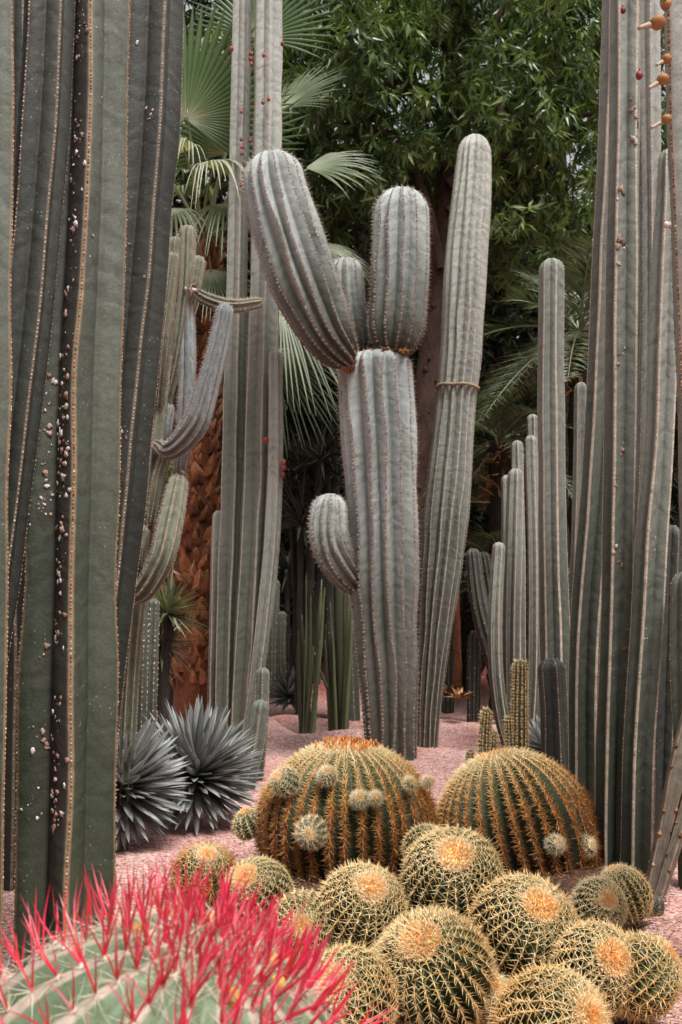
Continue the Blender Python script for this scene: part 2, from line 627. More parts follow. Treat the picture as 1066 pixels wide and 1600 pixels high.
M['crust'] = tinted('crust', [(0, (.16, .10, .07)), (.4, (.34, .22, .17)), (1, (.60, .57, .55))], .9, .05)
M['fruit_yellow'] = tinted('fruit_yellow', [(0, (.48, .18, .03)), (1, (.66, .38, .09))], .45)
M['fruit_red'] = tinted('fruit_red', [(0, (.10, .02, .015)), (.5, (.24, .045, .03)), (1, (.38, .13, .08))], .5)
M['fruit_orange'] = tinted('fruit_orange', [(0, (.16, .08, .045)), (.5, (.33, .155, .06)), (1, (.40, .30, .22))], .6)
M['flower_brown'] = tinted('flower_brown', [(0, (.22, .06, .015)), (1, (.62, .22, .05))], .8)
M['agave'] = tinted('agave', [(0, (.07, .072, .066)), (.5, (.22, .225, .215)), (1, (.42, .425, .41))], .5, .3)
M['agave_dark'] = tinted('agave_dark', [(0, (.03, .035, .035)), (.5, (.07, .08, .08)), (1, (.15, .165, .165))], .5, .3)
M['leaf_tree'] = tinted('leaf_tree', [(0, (.022, .038, .011)), (.5, (.078, .125, .036)), (1, (.21, .28, .09))], .36, .5, trans=.3)
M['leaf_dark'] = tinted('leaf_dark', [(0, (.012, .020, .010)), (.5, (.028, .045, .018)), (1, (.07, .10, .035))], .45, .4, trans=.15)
M['leaf_fan'] = tinted('leaf_fan', [(0, (.03, .055, .018)), (.55, (.085, .145, .045)), (.85, (.15, .19, .08)), (1, (.42, .37, .25))], .42, .4,
                       trans=.3)
M['leaf_fan_tip'] = tinted('leaf_fan_tip', [(0, (.03, .048, .02)), (.5, (.10, .13, .065)), (.8, (.27, .29, .19)), (1, (.45, .43, .33))], .45, .4,
                           trans=.2)
M['leaf_feather'] = tinted('leaf_feather', [(0, (.035, .048, .026)), (.5, (.10, .13, .065)), (1, (.26, .28, .18))], .4, .5, trans=.15)
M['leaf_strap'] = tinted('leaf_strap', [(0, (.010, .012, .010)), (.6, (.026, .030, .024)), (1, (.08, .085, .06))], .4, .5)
M['reed'] = tinted('reed', [(0, (.05, .055, .035)), (.5, (.085, .10, .05)), (1, (.15, .18, .09))], .5, .3)
M['dead'] = tinted('dead', [(0, (.10, .04, .015)), (.5, (.26, .13, .05)), (1, (.48, .32, .16))], .8, .1)


def mat_boot():
    m, nt, b = newmat('palm_boot')
    v = objvec(nt)
    oi = nd(nt, 'ShaderNodeObjectInfo')
    c = ramp(nt, oi.outputs['Random'], [(0, (.05, .015, .008)), (.5, (.18, .055, .02)), (.9, (.34, .13, .05)), (1, (.50, .32, .20))])
    c = mixc(nt, ramp(nt, attr(nt, 'tint'), [(0, g3(0)), (1, g3(.75))]), c, (.36, .16, .07))
    n = noise(nt, 30, 5, .7, v)
    c = mixc(nt, .8, c, mixc(nt, 1.0, c, ramp(nt, n, [(.3, g3(.4)), (.7, g3(1.3))]), 'MULTIPLY'))
    nt.links.new(c, b.inputs['Base Color'])
    b.inputs['Roughness'].default_value = .55
    bump(nt, b, n, .6, .01)
    return m


def mat_bark(name, a, bcol, scale=9):
    m, nt, b = newmat(name)
    v = objvec(nt, (1, 1, .35))
    n = noise(nt, scale, 7, .7, v, .3)
    nt.links.new(ramp(nt, n, [(.3, a), (.7, bcol)]), b.inputs['Base Color'])
    b.inputs['Roughness'].default_value = .85
    bump(nt, b, noise(nt, scale * 3, 6, .7, v), .8, .03)
    return m


def mat_ground():
    m, nt, b = newmat('pink_gravel')
    v = objvec(nt)
    vo = nd(nt, 'ShaderNodeTexVoronoi')
    vo.inputs['Scale'].default_value = 75
    vo.inputs['Randomness'].default_value = 1
    nt.links.new(v, vo.inputs['Vector'])
    rgb = nd(nt, 'ShaderNodeSeparateColor')
    nt.links.new(vo.outputs['Color'], rgb.inputs[0])
    c = ramp(nt, rgb.outputs[0], [(0, (.22, .11, .095)), (.3, (.42, .235, .205)), (.7, (.55, .345, .31)), (1, (.68, .51, .47))])
    big = ramp(nt, noise(nt, .9, 4, .6, v), [(.42, g3(0)), (.68, g3(.75))])
    c = mixc(nt, big, c, mixc(nt, 1.0, c, (.75, .46, .42), 'MULTIPLY'))
    # the far beds are bare red soil
    sx = nd(nt, 'ShaderNodeSeparateXYZ')
    nt.links.new(v, sx.inputs[0])
    ad = nd(nt, 'ShaderNodeMath', operation='MULTIPLY_ADD')
    nt.links.new(noise(nt, .6, 3, .6, v), ad.inputs[0])
    ad.inputs[1].default_value = 3.0
    nt.links.new(sx.outputs['Y'], ad.inputs[2])
    mr = nd(nt, 'ShaderNodeMapRange')
    mr.inputs['From Min'].default_value = 13.2
    mr.inputs['From Max'].default_value = 14.2
    nt.links.new(ad.outputs[0], mr.inputs['Value'])
    c = mixc(nt, mr.outputs[0], c, mixc(nt, 1.0, c, (.42, .24, .20), 'MULTIPLY'))
    c = mixc(nt, .6, c, mixc(nt, 1.0, c, ramp(nt, noise(nt, 260, 2, .5, v), [(.3, g3(.7)), (.7, g3(1.2))]), 'MULTIPLY'))
    nt.links.new(c, b.inputs['Base Color'])
    b.inputs['Roughness'].default_value = .9
    b.inputs['Specular IOR Level'].default_value = .1
    bump(nt, b, vo.outputs['Distance'], -.8, .012)
    return m


M['pebble'] = tinted('pebble', [(0, (.20, .095, .08)), (.35, (.43, .24, .21)), (.75, (.57, .36, .325)), (1, (.74, .60, .55))], .9, .1)
M['boot'] = mat_boot()
M['bark'] = mat_bark('bark', (.028, .014, .011), (.095, .050, .038))
M['bark_grey'] = mat_bark('bark_grey', (.07, .055, .045), (.26, .23, .19), 12)
M['bark_dark'] = mat_bark('bark_dark', (.015, .012, .010), (.05, .04, .03))
M['rope'] = mat_bark('rope_fibre', (.30, .20, .11), (.50, .38, .24), 60)
M['ground'] = mat_ground()


# ------------------------------------------------------------------ ground
def gz(x, y):
    """gentle relief of the gravel bed"""
    x = np.asarray(x, float)
    y = np.asarray(y, float)
    z = 0.025 * np.sin(x * 1.3 + .5) * np.cos(y * .9) + 0.015 * np.sin(x * 3.1 + y * 2.2)
    # low mound under the barrel cacti
    z = z + 0.05 * np.exp(-((x - .5) ** 2 / .9 + (y - 4.4) ** 2 / .9))
    # planting hollows with raised rims round the reed clumps
    for cx, cy in ((-.33, 9.75), (.0, 9.95)):
        r = np.sqrt((x - cx) ** 2 + (y - cy) ** 2)
        z = z + 0.05 * np.exp(-((r - .62) / .18) ** 2) - .04 * np.exp(-(r / .35) ** 2)
    z = z + .22 * np.clip((y - 11.2) / 2.5, 0, 1) ** 2 * (3 - 2 * np.clip((y - 11.2) / 2.5, 0, 1))
    return z * np.clip((60 - y) / 30, 0, 1)


ys = np.concatenate([np.linspace(-30, 1.5, 18), np.linspace(1.7, 16, 190), np.linspace(16.5, 30, 30), np.linspace(33, 160, 16)])
xs = np.concatenate([np.linspace(-90, -7, 16), np.linspace(-6.8, 6.8, 160), np.linspace(7, 90, 16)])
X, Y = np.meshgrid(xs, ys, indexing='xy')
Z = gz(X, Y) + rng.normal(0, .003, X.shape)
nx, ny = len(xs), len(ys)
i = np.arange(ny - 1)[:, None]
j = np.arange(nx - 1)[None]
F = np.stack([i * nx + j, i * nx + j + 1, (i + 1) * nx + j + 1, (i + 1) * nx + j], -1).reshape(-1, 4)
gm = MB()
gm.add(np.stack([X, Y, Z], -1).reshape(-1, 3), F)
go = gm.build('ground', M['ground'])
go['kind'] = 'structure'
go['label'] = 'pink gravel bed sloping up to bare red soil'


def scatter_pebbles():
    n = 46000
    y = 2.6 + 11.5 * rng.random(n) ** 1.5
    x = (rng.random(n) - .5) * 2 * (0.38 * y + .25)
    z = gz(x, y)
    s = rng.uniform(.0026, .0060, n) * (1 + .05 * y)
    c = np.stack([x, y, z + s * .3], 1)
    a = rng.random(n) * 6.28
    ax = np.stack([np.cos(a), np.sin(a), np.zeros(n)], 1)
    ay = np.stack([-np.sin(a), np.cos(a), np.zeros(n)], 1)
    az = np.array([[0, 0, 1.0]])
    s = s[:, None]
    j = lambda: rng.uniform(.7, 1.3, (n, 1))
    V = np.stack([c + ax * s * j(), c + ay * s * j(), c - ax * s * j(), c - ay * s * j(), c + az * s * .7 * j()], 1)
    k = np.arange(n)[:, None] * 5
    f = np.concatenate([k + [[0, 1, 4]], k + [[1, 2, 4]], k + [[2, 3, 4]], k + [[3, 0, 4]]])
    mb = MB()
    mb.add(V, f, tint=np.repeat(rng.random(n), 5))
    o = mb.build('gravel', M['pebble'], smooth=False)
    stuff(o)
    o['label'] = 'loose pink gravel chips lying on the bed'
    o['category'] = 'gravel'


scatter_pebbles()


# ------------------------------------------------------------------ column cacti
def nodes(lst, d):
    """[(px, py, radius px)] bottom to top at depth d -> x y z r; the foot is carried down into the ground"""
    out = []
    for q in lst:
        dd = q[3] if len(q) > 3 else d
        p = at(q[0], q[1], dd)
        out.append([p[0], p[1], p[2], q[2] * dd / FPX])
    return out


def footed(lst, d):
    N = nodes(lst, d)
    a, b = np.array(N[0]), np.array(N[1])
    g = float(gz(a[0], a[1])) - .06
    if a[2] > g + .05:
        dr = (a - b)
        dr = dr / abs(dr[2]) * (a[2] - g)
        dr[0] = np.clip(dr[0], -.12, .12)
        dr[3] = 0
        N.insert(0, list(a + dr))
    return N


def fringe(st, parent, sp, size, tint, spines=None, smat='spine_white', ribs=None, s0=0.0, nub=True):
    p, n, t, h = st.areoles(sp, ribs, s0)
    if nub:
        mb = MB()
        nubs(mb, p, n, t, size, tint)
        stuff(mb.build('areoles', M['areole'], parent, smooth=False))
    if spines:
        mb = MB()
        areole_spines(mb, p, n, t, *spines)
        stuff(mb.build('spines', M[smat], parent, smooth=False))


def column(label, lst, d, nr=5, depth=.42, phase=36, q=1.15, mat='skin_green', tip=1.0, ds=.05, sp=.022, size=.004, tint=.5,
           spines=None, smat='spine_white', wave=.03, rwave=.02, group='tall ribbed column cacti', name='columnar_cactus', twist=0, cat='column cactus', soot=()):
    N = footed(lst, d)
    t = thing(name, label, cat, (N[0][0], N[0][1], float(gz(N[0][0], N[0][1]))), group)
    st = Stem(N, nr, depth, phase, q, tip, wave=wave, rwave=rwave, twist=twist)
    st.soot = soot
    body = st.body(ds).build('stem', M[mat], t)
    fringe(st, t, sp, size, tint, spines, smat)
    return t, st, body


def crusts(st, parent, n, ribs_u, smax=.010, s_lo=0.1, s_hi=.95, tint=.7, name='crust'):
    """scabs and lichen stuck to the skin; ribs_u: list of (rib, u0, u1)"""
    mb = MB()
    L = st.L
    cl = [(rng.uniform(s_lo, s_hi) * L, random.choice(ribs_u)) for _ in range(max(3, n // 5))]
    for k in range(n):
        s, (m, u0, u1) = random.choice(cl)
        s = np.clip(s + rng.normal(0, .035), 0.05, L * .98)
        u = np.clip((u0 + u1) / 2 + rng.normal(0, abs(u1 - u0) / 3), min(u0, u1), max(u0, u1))
        p, o, T = st.surf(np.array([s]), np.array([m]), np.array([u]))
        nv = nrm(o + np.cross(T, o) * (-np.sign(u)) * .8 * -1)[0]
        r = smax * (rng.random() ** 2.2 * .85 + .15)
        c = p[0] + nv * r * .2
        k0 = mb.n
        blob(mb, (0, 0, 0), r, squash=(1, .28, .8 + rng.random() * .6), seg=9, rings=4, rough=.38, tint=float(np.clip(rng.normal(tint, .3), 0, 1)))
        # orient y-axis along the normal
        v = mb.v[-1]
        zx = nrm(np.cross(T[0], nv))
        v[:] = v[:, [0]] * zx + v[:, [1]] * nv + v[:, [2]] * np.cross(zx, nv) + c
    stuff(mb.build(name, M['crust'], parent))


# --- left clump, near
G_L = 'tall column cacti of the left clump'
tA, sA, _ = column('grey-green column cactus cut by the left edge of the photo', [(-62, 1500, 72), (-50, 800, 72), (-34, 0, 66), (-30, -420, 55)], 3.35,
                   phase=76, mat='skin_green', group=G_L, tint=.45, ds=.04, sp=.016)
tB, sB, _ = column('dark leaning column cactus tapering down behind the leftmost column',
                   [(-44, 1250, 36), (-28, 1050, 37), (0, 850, 39), (24, 650, 41), (48, 420, 42), (66, 200, 42), (76, 0, 43), (90, -350, 40)], 3.55, phase=45,
                   mat='skin_dark', group=G_L, tint=.75, ds=.04, sp=.016)
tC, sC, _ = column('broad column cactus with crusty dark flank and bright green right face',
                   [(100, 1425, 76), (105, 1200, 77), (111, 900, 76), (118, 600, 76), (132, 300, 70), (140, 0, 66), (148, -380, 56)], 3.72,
                   phase=17, mat='skin_green', group=G_L, tint=.4, ds=.035, sp=.014, size=.0045, soot=((0, -.5, -.05, .85), (4, .3, .5, .3)))  # left flank: its shade is put into the skin colour along with mildew
crusts(sC, tC, 330, [(0, -.38, -.10), (0, -.34, -.12), (4, .25, .44), (0, -.42, -.06)], .0105, .12, .85, .45)
crusts(sC, tC, 36, [(4, .1, .42)], .006, .12, .5, .9, 'lichen')
crusts(sC, tC, 12, [(0, .12, .4)], .006, .12, .85, .85, 'lichen')
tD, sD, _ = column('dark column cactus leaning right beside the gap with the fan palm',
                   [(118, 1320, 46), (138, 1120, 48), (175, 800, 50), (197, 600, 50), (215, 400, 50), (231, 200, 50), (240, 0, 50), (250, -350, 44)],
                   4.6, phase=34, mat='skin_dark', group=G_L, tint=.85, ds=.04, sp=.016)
crusts(sD, tD, 45, [(0, -.40, -.1), (4, .15, .4)], .009, .3, .8, .5)
# dark column added to keep the shaded gap inside the clump black
column('nearly black column cactus added to fill the shaded gap in the left clump', [(18, 1400, 46), (24, 800, 44), (34, 200, 40), (40, -300, 36)], 4.75, phase=20, mat='skin_dark',
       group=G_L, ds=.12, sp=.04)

# --- middle left group of tall pale columns
G_M = 'pale tall column cacti beside the fan palm'
tE, sE, _ = column('pale column cactus with dark valley and red buds right of the fan palm',
                   [(350, 1190, 17), (354, 1000, 18), (361, 800, 19), (368, 500, 18), (374, 200, 17), (378, 0, 17), (380, -250, 15)], 8.7,
                   nr=5, phase=20, depth=.40, mat='skin_grey', group=G_M, tint=.8, ds=.06, sp=.03)
tF, sF, _ = column('pale column cactus with many ribs rising behind the left arm of the giant cactus',
                   [(378, 1195, 24), (390, 1000, 25), (402, 800, 27), (411, 500, 26), (418, 200, 25), (420, 0, 24), (421, -250, 20)], 8.55,
                   nr=6, phase=10, depth=.34, mat='skin_grey', group=G_M, tint=.8, ds=.06, sp=.03)
tG, sG, _ = column('slim column cactus with rounded tip and orange fruits in the middle left group',
                   [(388, 1150, 12), (408, 1000, 13), (424, 850, 14), (430, 700, 13), (430, 547, 12)], 8.35, nr=5, phase=25, depth=.36,
                   mat='skin_grey', group=G_M, ds=.05, sp=.03)
column('short dark column cactus with rounded tip left of the pale columns', [(338, 1170, 15), (340, 1000, 14), (343, 797, 12)], 8.8, nr=6,
       phase=20, depth=.30, mat='skin_right', group=G_M, ds=.05, sp=.03)
column('small upright green cactus at the foot of the pale columns, the upper one', [(404, 1180, 12), (409, 1120, 12), (411, 1043, 11)], 7.3, nr=6,
       phase=0, depth=.26, q=1.6, mat='skin_green', group=G_M, ds=.03, sp=.02, tint=.7)
column('small leaning green cactus with pale central rib beside the grey agave', [(388, 1215, 15), (400, 1160, 15), (409, 1093, 14)], 7.0, nr=6,
       phase=0, depth=.26, q=1.6, mat='skin_green', group=G_M, ds=.03, sp=.02, tint=.7)
column('dark column cactus shadowed behind the slim fruiting one', [(392, 1150, 15), (410, 900, 15), (425, 500, 14), (430, 200, 12)], 9.0, nr=5,
       phase=60, depth=.36, mat='skin_dark', group=G_M, ds=.07, sp=.04)


def bud(parent, px, py, d, r, mat='fruit_red', name='fruit'):
    mb = MB()
    c = at(px, py, d)
    blob(mb, c, r, squash=(1, 1, 1.25), seg=8, rings=5, rough=.06, tint=rng.uniform(.2, .9))
    a = rng.uniform(-.6, .6)
    tube(mb, [[c[0], c[1], c[2] + r, r * .3], [c[0] + a * r, c[1] - r * .4, c[2] + r * 1.9, r * .15]], 5, 3, tint=.1)
    mb.build(name, M[mat], parent)


for px, py in ((362, 77),):
    bud(tE, px, py, 8.65, .024)
for px, py in ((377, 175), (377, 218), (378, 230), (378, 240), (377, 290)):
    bud(tE, px, py, 8.58, .015)
for px, py in ((412, 86), (411, 160), (420, 155), (441, 68), (392, 84), (391, 92), (393, 100), (391, 220)):
    bud(tF, px, py, 8.37 if px > 400 else 8.45, .017)
bud(tG, 416, 688, 8.24, .025)
for px, py in ((443, 722), (443, 731), (442, 742)):
    bud(tG, px, py, 8.3, .022)


# --- giant cardon in the middle
def giant():
    d = 8.2
    N = footed([(611, 1180, 40), (608, 1080, 44), (602, 960, 51), (597, 800, 56), (590, 650, 60), (584, 549, 59)], d)
    t = thing('giant_cactus', 'giant grey cactus with thick trunk and four swollen arms', 'giant cactus',
              (N[0][0], N[0][1], 0), None)
    st = Stem(N, 14, .24, 6, 1.45, .45, wave=.05, rwave=.012)
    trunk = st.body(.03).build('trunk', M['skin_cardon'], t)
    fringe(st, trunk, .030, .0085, .22, (6, .024, 3, .034, .0014, .5, .55, .25))

    def arm(lst, dd, nr, phase, depth=.20, name='arm', spl=.034, tip=1.0, twist=0, q=1.4):
        n = nodes(lst, dd)
        a = Stem(n, nr, depth, phase, q, tip, base_round=True, wave=.05, rwave=.015, twist=twist)
        o = a.body(.025).build(name, M['skin_cardon'], t)
        fringe(a, o, .030, .0075, .25, (6, .024, 3, spl, .0014, .5, .6, .25))
        return a
    arm([(548, 568, 20, 8.0), (524, 540, 36, 7.9), (488, 470, 52, 7.85), (452, 370, 55, 7.85), (430, 290, 49, 7.85), (422, 238, 46, 7.85)], 7.85, 14, 4, .22,
        spl=.036)
    arm([(560, 556, 20), (550, 520, 28), (542, 460, 30), (540, 403, 29)], 8.45, 11, 0, .22)
    arm([(616, 560, 24), (618, 535, 38), (624, 460, 46), (627, 370, 46), (628, 294, 43)], 8.15, 13, 2, .22)
    arm([(572, 925, 14, 8.25), (547, 902, 25, 8.15), (518, 852, 32, 8.08), (516, 771, 28, 8.08)], 8.08, 13, 6, .22, spl=.03)
    # corky brown scar tissue where the arms join
    mb = MB()
    for k in range(26):
        c = at(536 + rng.normal(0, 7), 562 + rng.normal(0, 9), 7.93 + rng.uniform(0, .1))
        blob(mb, c, rng.uniform(.02, .045), seg=7, rings=4, rough=.2, tint=rng.uniform(0, .5))
    for k in range(24):
        c = at(rng.uniform(560, 640), 549 + rng.normal(0, 3), 7.98 + rng.uniform(0, .15))
        blob(mb, c, rng.uniform(.012, .028), seg=6, rings=3, rough=.25, tint=rng.uniform(0, .5))
    stuff(mb.build('scar_tissue', M['dead'], t))
    return t, st


tGiant, sGiant = giant()

# --- the second large one, roped
tR, sR, _ = column('tall slanting cactus with a rope tied round it', [(667, 1165, 17), (670, 1100, 20), (680, 980, 27), (690, 880, 33), (700, 780, 34),
                   (711, 650, 32), (721, 540, 32), (729, 400, 33), (738, 290, 30), (743, 211, 25)], 9.0, nr=14, depth=.20, phase=8, q=1.5,
                   mat='skin_mossy', ds=.035, sp=.035, size=.005, tint=.5, spines=(5, .012, 1, .016, .0010, .5, .6, .2), wave=.05, rwave=.018,
                   group=None, tip=1.2, cat='column cactus', name='columnar_cactus')


def rope():
    s = sR.L * (1 - (605 - 211) / (1165 - 211))
    # find the arc length whose centre shows at photo row 605
    z = at(717, 606, 9.0)[2]
    s = np.interp(z, sR.C[:, 2], sR.S)
    c, T, N, B = sR.frame(np.array([s]))
    R = float(sR.rad(np.array([s]))[0])
    mb = MB()
    for w0 in range(1):
        th = np.linspace(0, 2 * math.pi, 65)
        pts = []
        for k, a in enumerate(th):
            o = math.cos(a) * N[0] + math.sin(a) * B[0]
            pts.append(list(c[0] + o * (R * 1.035) + T[0] * (.010 * math.sin(a * 1) + .004 * math.sin(a * 5))) + [.0145])
        tube(mb, pts, 6, 90, .05, cap=False)
    o = mb.build('rope', M['rope'])
    o['label'] = 'tan rope tied round the slanting cactus'
    o['category'] = 'rope'


rope()

# --- right side columns
G_R = 'column cacti of the right clump'
column('single rounded column cactus standing left of the right clump', [(872, 1240, 24), (868, 1030, 23), (863, 800, 22), (861, 600, 21), (862, 404, 20)], 6.9,
       nr=6, phase=12, depth=.27, q=1.35, mat='skin_right', group=G_R, ds=.05, sp=.025, tint=.8)
column('stubby column cactus with a scarred flat top in front of the tall ones', [(872, 1250, 24), (868, 1150, 23), (862, 1028, 22)], 6.3, nr=6,
       phase=8, depth=.24, q=1.4, mat='skin_dark', group=G_R, ds=.04, sp=.02, tint=.8, tip=.9)
column('slim column cactus squeezed between the single column and the tall clump', [(898, 1230, 13), (900, 1000, 13), (907, 780, 12), (908, 597, 11)], 7.2,
       nr=5, phase=30, depth=.32, mat='skin_right', group=G_R, ds=.06, sp=.03)
G_S = 'slim column cacti in a row beside the gravel'
column('slim cactus with base curving right, leftmost of the slim row', [(800, 1182, 10), (786, 1130, 11), (776, 1060, 11), (774, 960, 11), (780, 847, 10)], 8.6,
       nr=6, phase=22, depth=.26, q=1.4, mat='skin_right', group=G_S, ds=.05, sp=.03)
column('slim cactus with bluish ribs, tallest at the front of the slim row', [(802, 1165, 14), (800, 1000, 14), (803, 860, 14), (806, 732, 12)], 8.9, nr=7,
       phase=4, depth=.26, q=1.4, mat='skin_right', group=G_S, ds=.06, sp=.03)
column('slim cactus with yellowish ribs next to the single rounded column', [(824, 1200, 10), (832, 1080, 10), (834, 900, 10), (829, 680, 10)], 8.5, nr=5,
       phase=20, depth=.30, mat='skin_right', group=G_S, ds=.06, sp=.03)
column('thin cactus standing just behind the bluish slim one', [(812, 1150, 11), (811, 900, 11), (808, 688, 10)], 9.3, nr=6, phase=0, depth=.28,
       mat='skin_right', group=G_S, ds=.08, sp=.04)
column('thinnest cactus, highest tip of the slim row', [(836, 1150, 10), (834, 900, 10), (832, 647, 9)], 9.5, nr=6, phase=10, depth=.28,
       mat='skin_right', group=G_S, ds=.08, sp=.04)
column('short slim cactus hidden low in the slim row', [(792, 1150, 9), (793, 950, 9), (792, 742, 9)], 9.2, nr=6, phase=16, depth=.28,
       mat='skin_right', group=G_S, ds=.08, sp=.04)

column('tall column cactus with broad pale left rib, outermost of the right clump',
       [(914, 1270, 26), (916, 1000, 27), (936, 740, 27), (944, 600, 27), (952, 400, 27), (962, 200, 27), (966, 0, 27), (972, -300, 24)], 5.9, nr=5,
       phase=-42, depth=.52, mat='skin_right', group=G_R, ds=.05, sp=.02, tint=.85)
tH, sH, _ = column('tall front column cactus with brown scars and orange-edged rib',
                   [(958, 1400, 28), (962, 1150, 29), (969, 900, 28), (971, 740, 28), (975, 400, 28), (977, 200, 26), (978, 0, 26), (980, -300, 22)], 4.9, nr=5,
                   phase=-40, depth=.50, q=1.3, mat='skin_right', group=G_R, ds=.045, sp=.018, tint=.75)
crusts(sH, tH, 60, [(0, .05, .45), (1, -.4, .1)], .012, .2, .75, .4)
tJ, sJ, _ = column('column cactus with paired dotted ribs and rounded tip under the orange fruits',
                   [(996, 1400, 26), (1001, 1170, 27), (1012, 1000, 27), (1020, 850, 27), (1029, 740, 25), (1042, 400, 23), (1046, 300, 20), (1047, 232, 18)], 4.75, nr=5,
                   phase=-34, depth=.48, q=1.3, mat='skin_right', group=G_R, ds=.045, sp=.018, tint=.6)
crusts(sJ, tJ, 16, [(0, .05, .4)], .006, .2, .75, .8)
column('smooth pale column cactus filling the top between two tall ones', [(1002, 1250, 15), (1008, 900, 14), (1013, 740, 14), (1018, 400, 14), (1016, 150, 17), (1014, 0, 18), (1014, -280, 16)], 5.3,
       nr=5, phase=60, depth=.40, mat='skin_grey', group=G_R, ds=.06, sp=.02, tint=.85)
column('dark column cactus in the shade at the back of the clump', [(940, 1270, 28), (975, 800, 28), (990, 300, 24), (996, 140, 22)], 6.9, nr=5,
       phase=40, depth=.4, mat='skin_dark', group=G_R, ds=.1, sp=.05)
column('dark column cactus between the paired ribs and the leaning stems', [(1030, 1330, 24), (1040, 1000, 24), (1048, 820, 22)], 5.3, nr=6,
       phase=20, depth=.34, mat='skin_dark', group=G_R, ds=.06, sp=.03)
column('green column cactus tip at the right edge of the photo', [(1082, 1250, 26), (1074, 1050, 26), (1072, 893, 24)], 4.6, nr=6,
       phase=-28, depth=.28, q=1.4, mat='skin_green', group=G_R, ds=.04, sp=.018, tint=.5)
tK, sK, _ = column('grey column cactus with dark thorny rib and orange fruits at upper right',
                   [(1150, 1500, 60), (1125, 900, 62), (1110, 500, 62), (1096, 200, 62), (1092, 0, 62), (1090, -400, 55)], 3.5,
                   nr=5, phase=-66, depth=.42, mat='skin_grey', group=G_R, ds=.04, sp=.014, size=.006, tint=.15)


def pod(parent, px, py, d, r, qx, qy):
    """round fruit with a pale withered style"""
    mb = MB()
    c = at(px, py, d)
    e = at(qx, qy, d - .03)
    r = r * .82
    blob(mb, c, r, squash=(1, 1, .9), seg=12, rings=8, rough=.03, tint=.5)
    mb.a['tint'].append((mb.n, np.zeros(0)))
    v = e - c
    tube(mb, [list(c + v * .45) + [r * .42], list(c + v * .8) + [r * .30], list(e) + [r * .27]], 8, 8, .06, tint=1.0)
    mb.build('fruit', M['fruit_orange'], parent)


for a in ((1028, 35, 3.42, .034, 998, 44), (1042, 8, 3.45, .026, 1036, -12), (1042, 92, 3.42, .022, 1026, 102), (1036, 124, 3.42, .027, 1014, 138),
          (1042, 186, 3.42, .022, 1018, 200)):
    pod(tK, *a)
for k in range(2):
    bud(tJ, 1042 + k * 6, 352, 4.55, .014, 'spine_white', 'flower')
bud(tH, 999, 118, 4.78, .018)
bud(tH, 974, 16, 4.78, .014)

# leaning woody stems, bottom right
G_W = 'leaning woody stems at the right edge'
column('thick leaning woody cactus stem crossing the bottom right corner', [(1018, 1395, 13), (1040, 1290, 15), (1066, 1180, 16), (1100, 1060, 18), (1130, 940, 18)], 4.45, nr=5,
       phase=20, depth=.18, q=1.7, mat='skin_tan', group=G_W, sp=.13, size=.012, tint=.1, wave=.12, rwave=.06, cat='woody stem', name='woody_stem')
column('thinner woody stem leaning beneath the thick one', [(1030, 1400, 9), (1058, 1310, 10), (1090, 1200, 11), (1130, 1080, 11)], 4.4, nr=5, phase=0,
       depth=.18, q=1.7, mat='skin_tan', group=G_W, sp=.15, size=.011, tint=.1, wave=.12, rwave=.06, cat='woody stem', name='woody_stem')
column('tiny dark green cactus tip at the foot of the leaning stems', [(1022, 1432, 11), (1026, 1420, 11), (1028, 1400, 10)], 4.25, nr=6, phase=0,
       depth=.15, q=1.7, mat='skin_dark', group=None, sp=.03, size=.003)


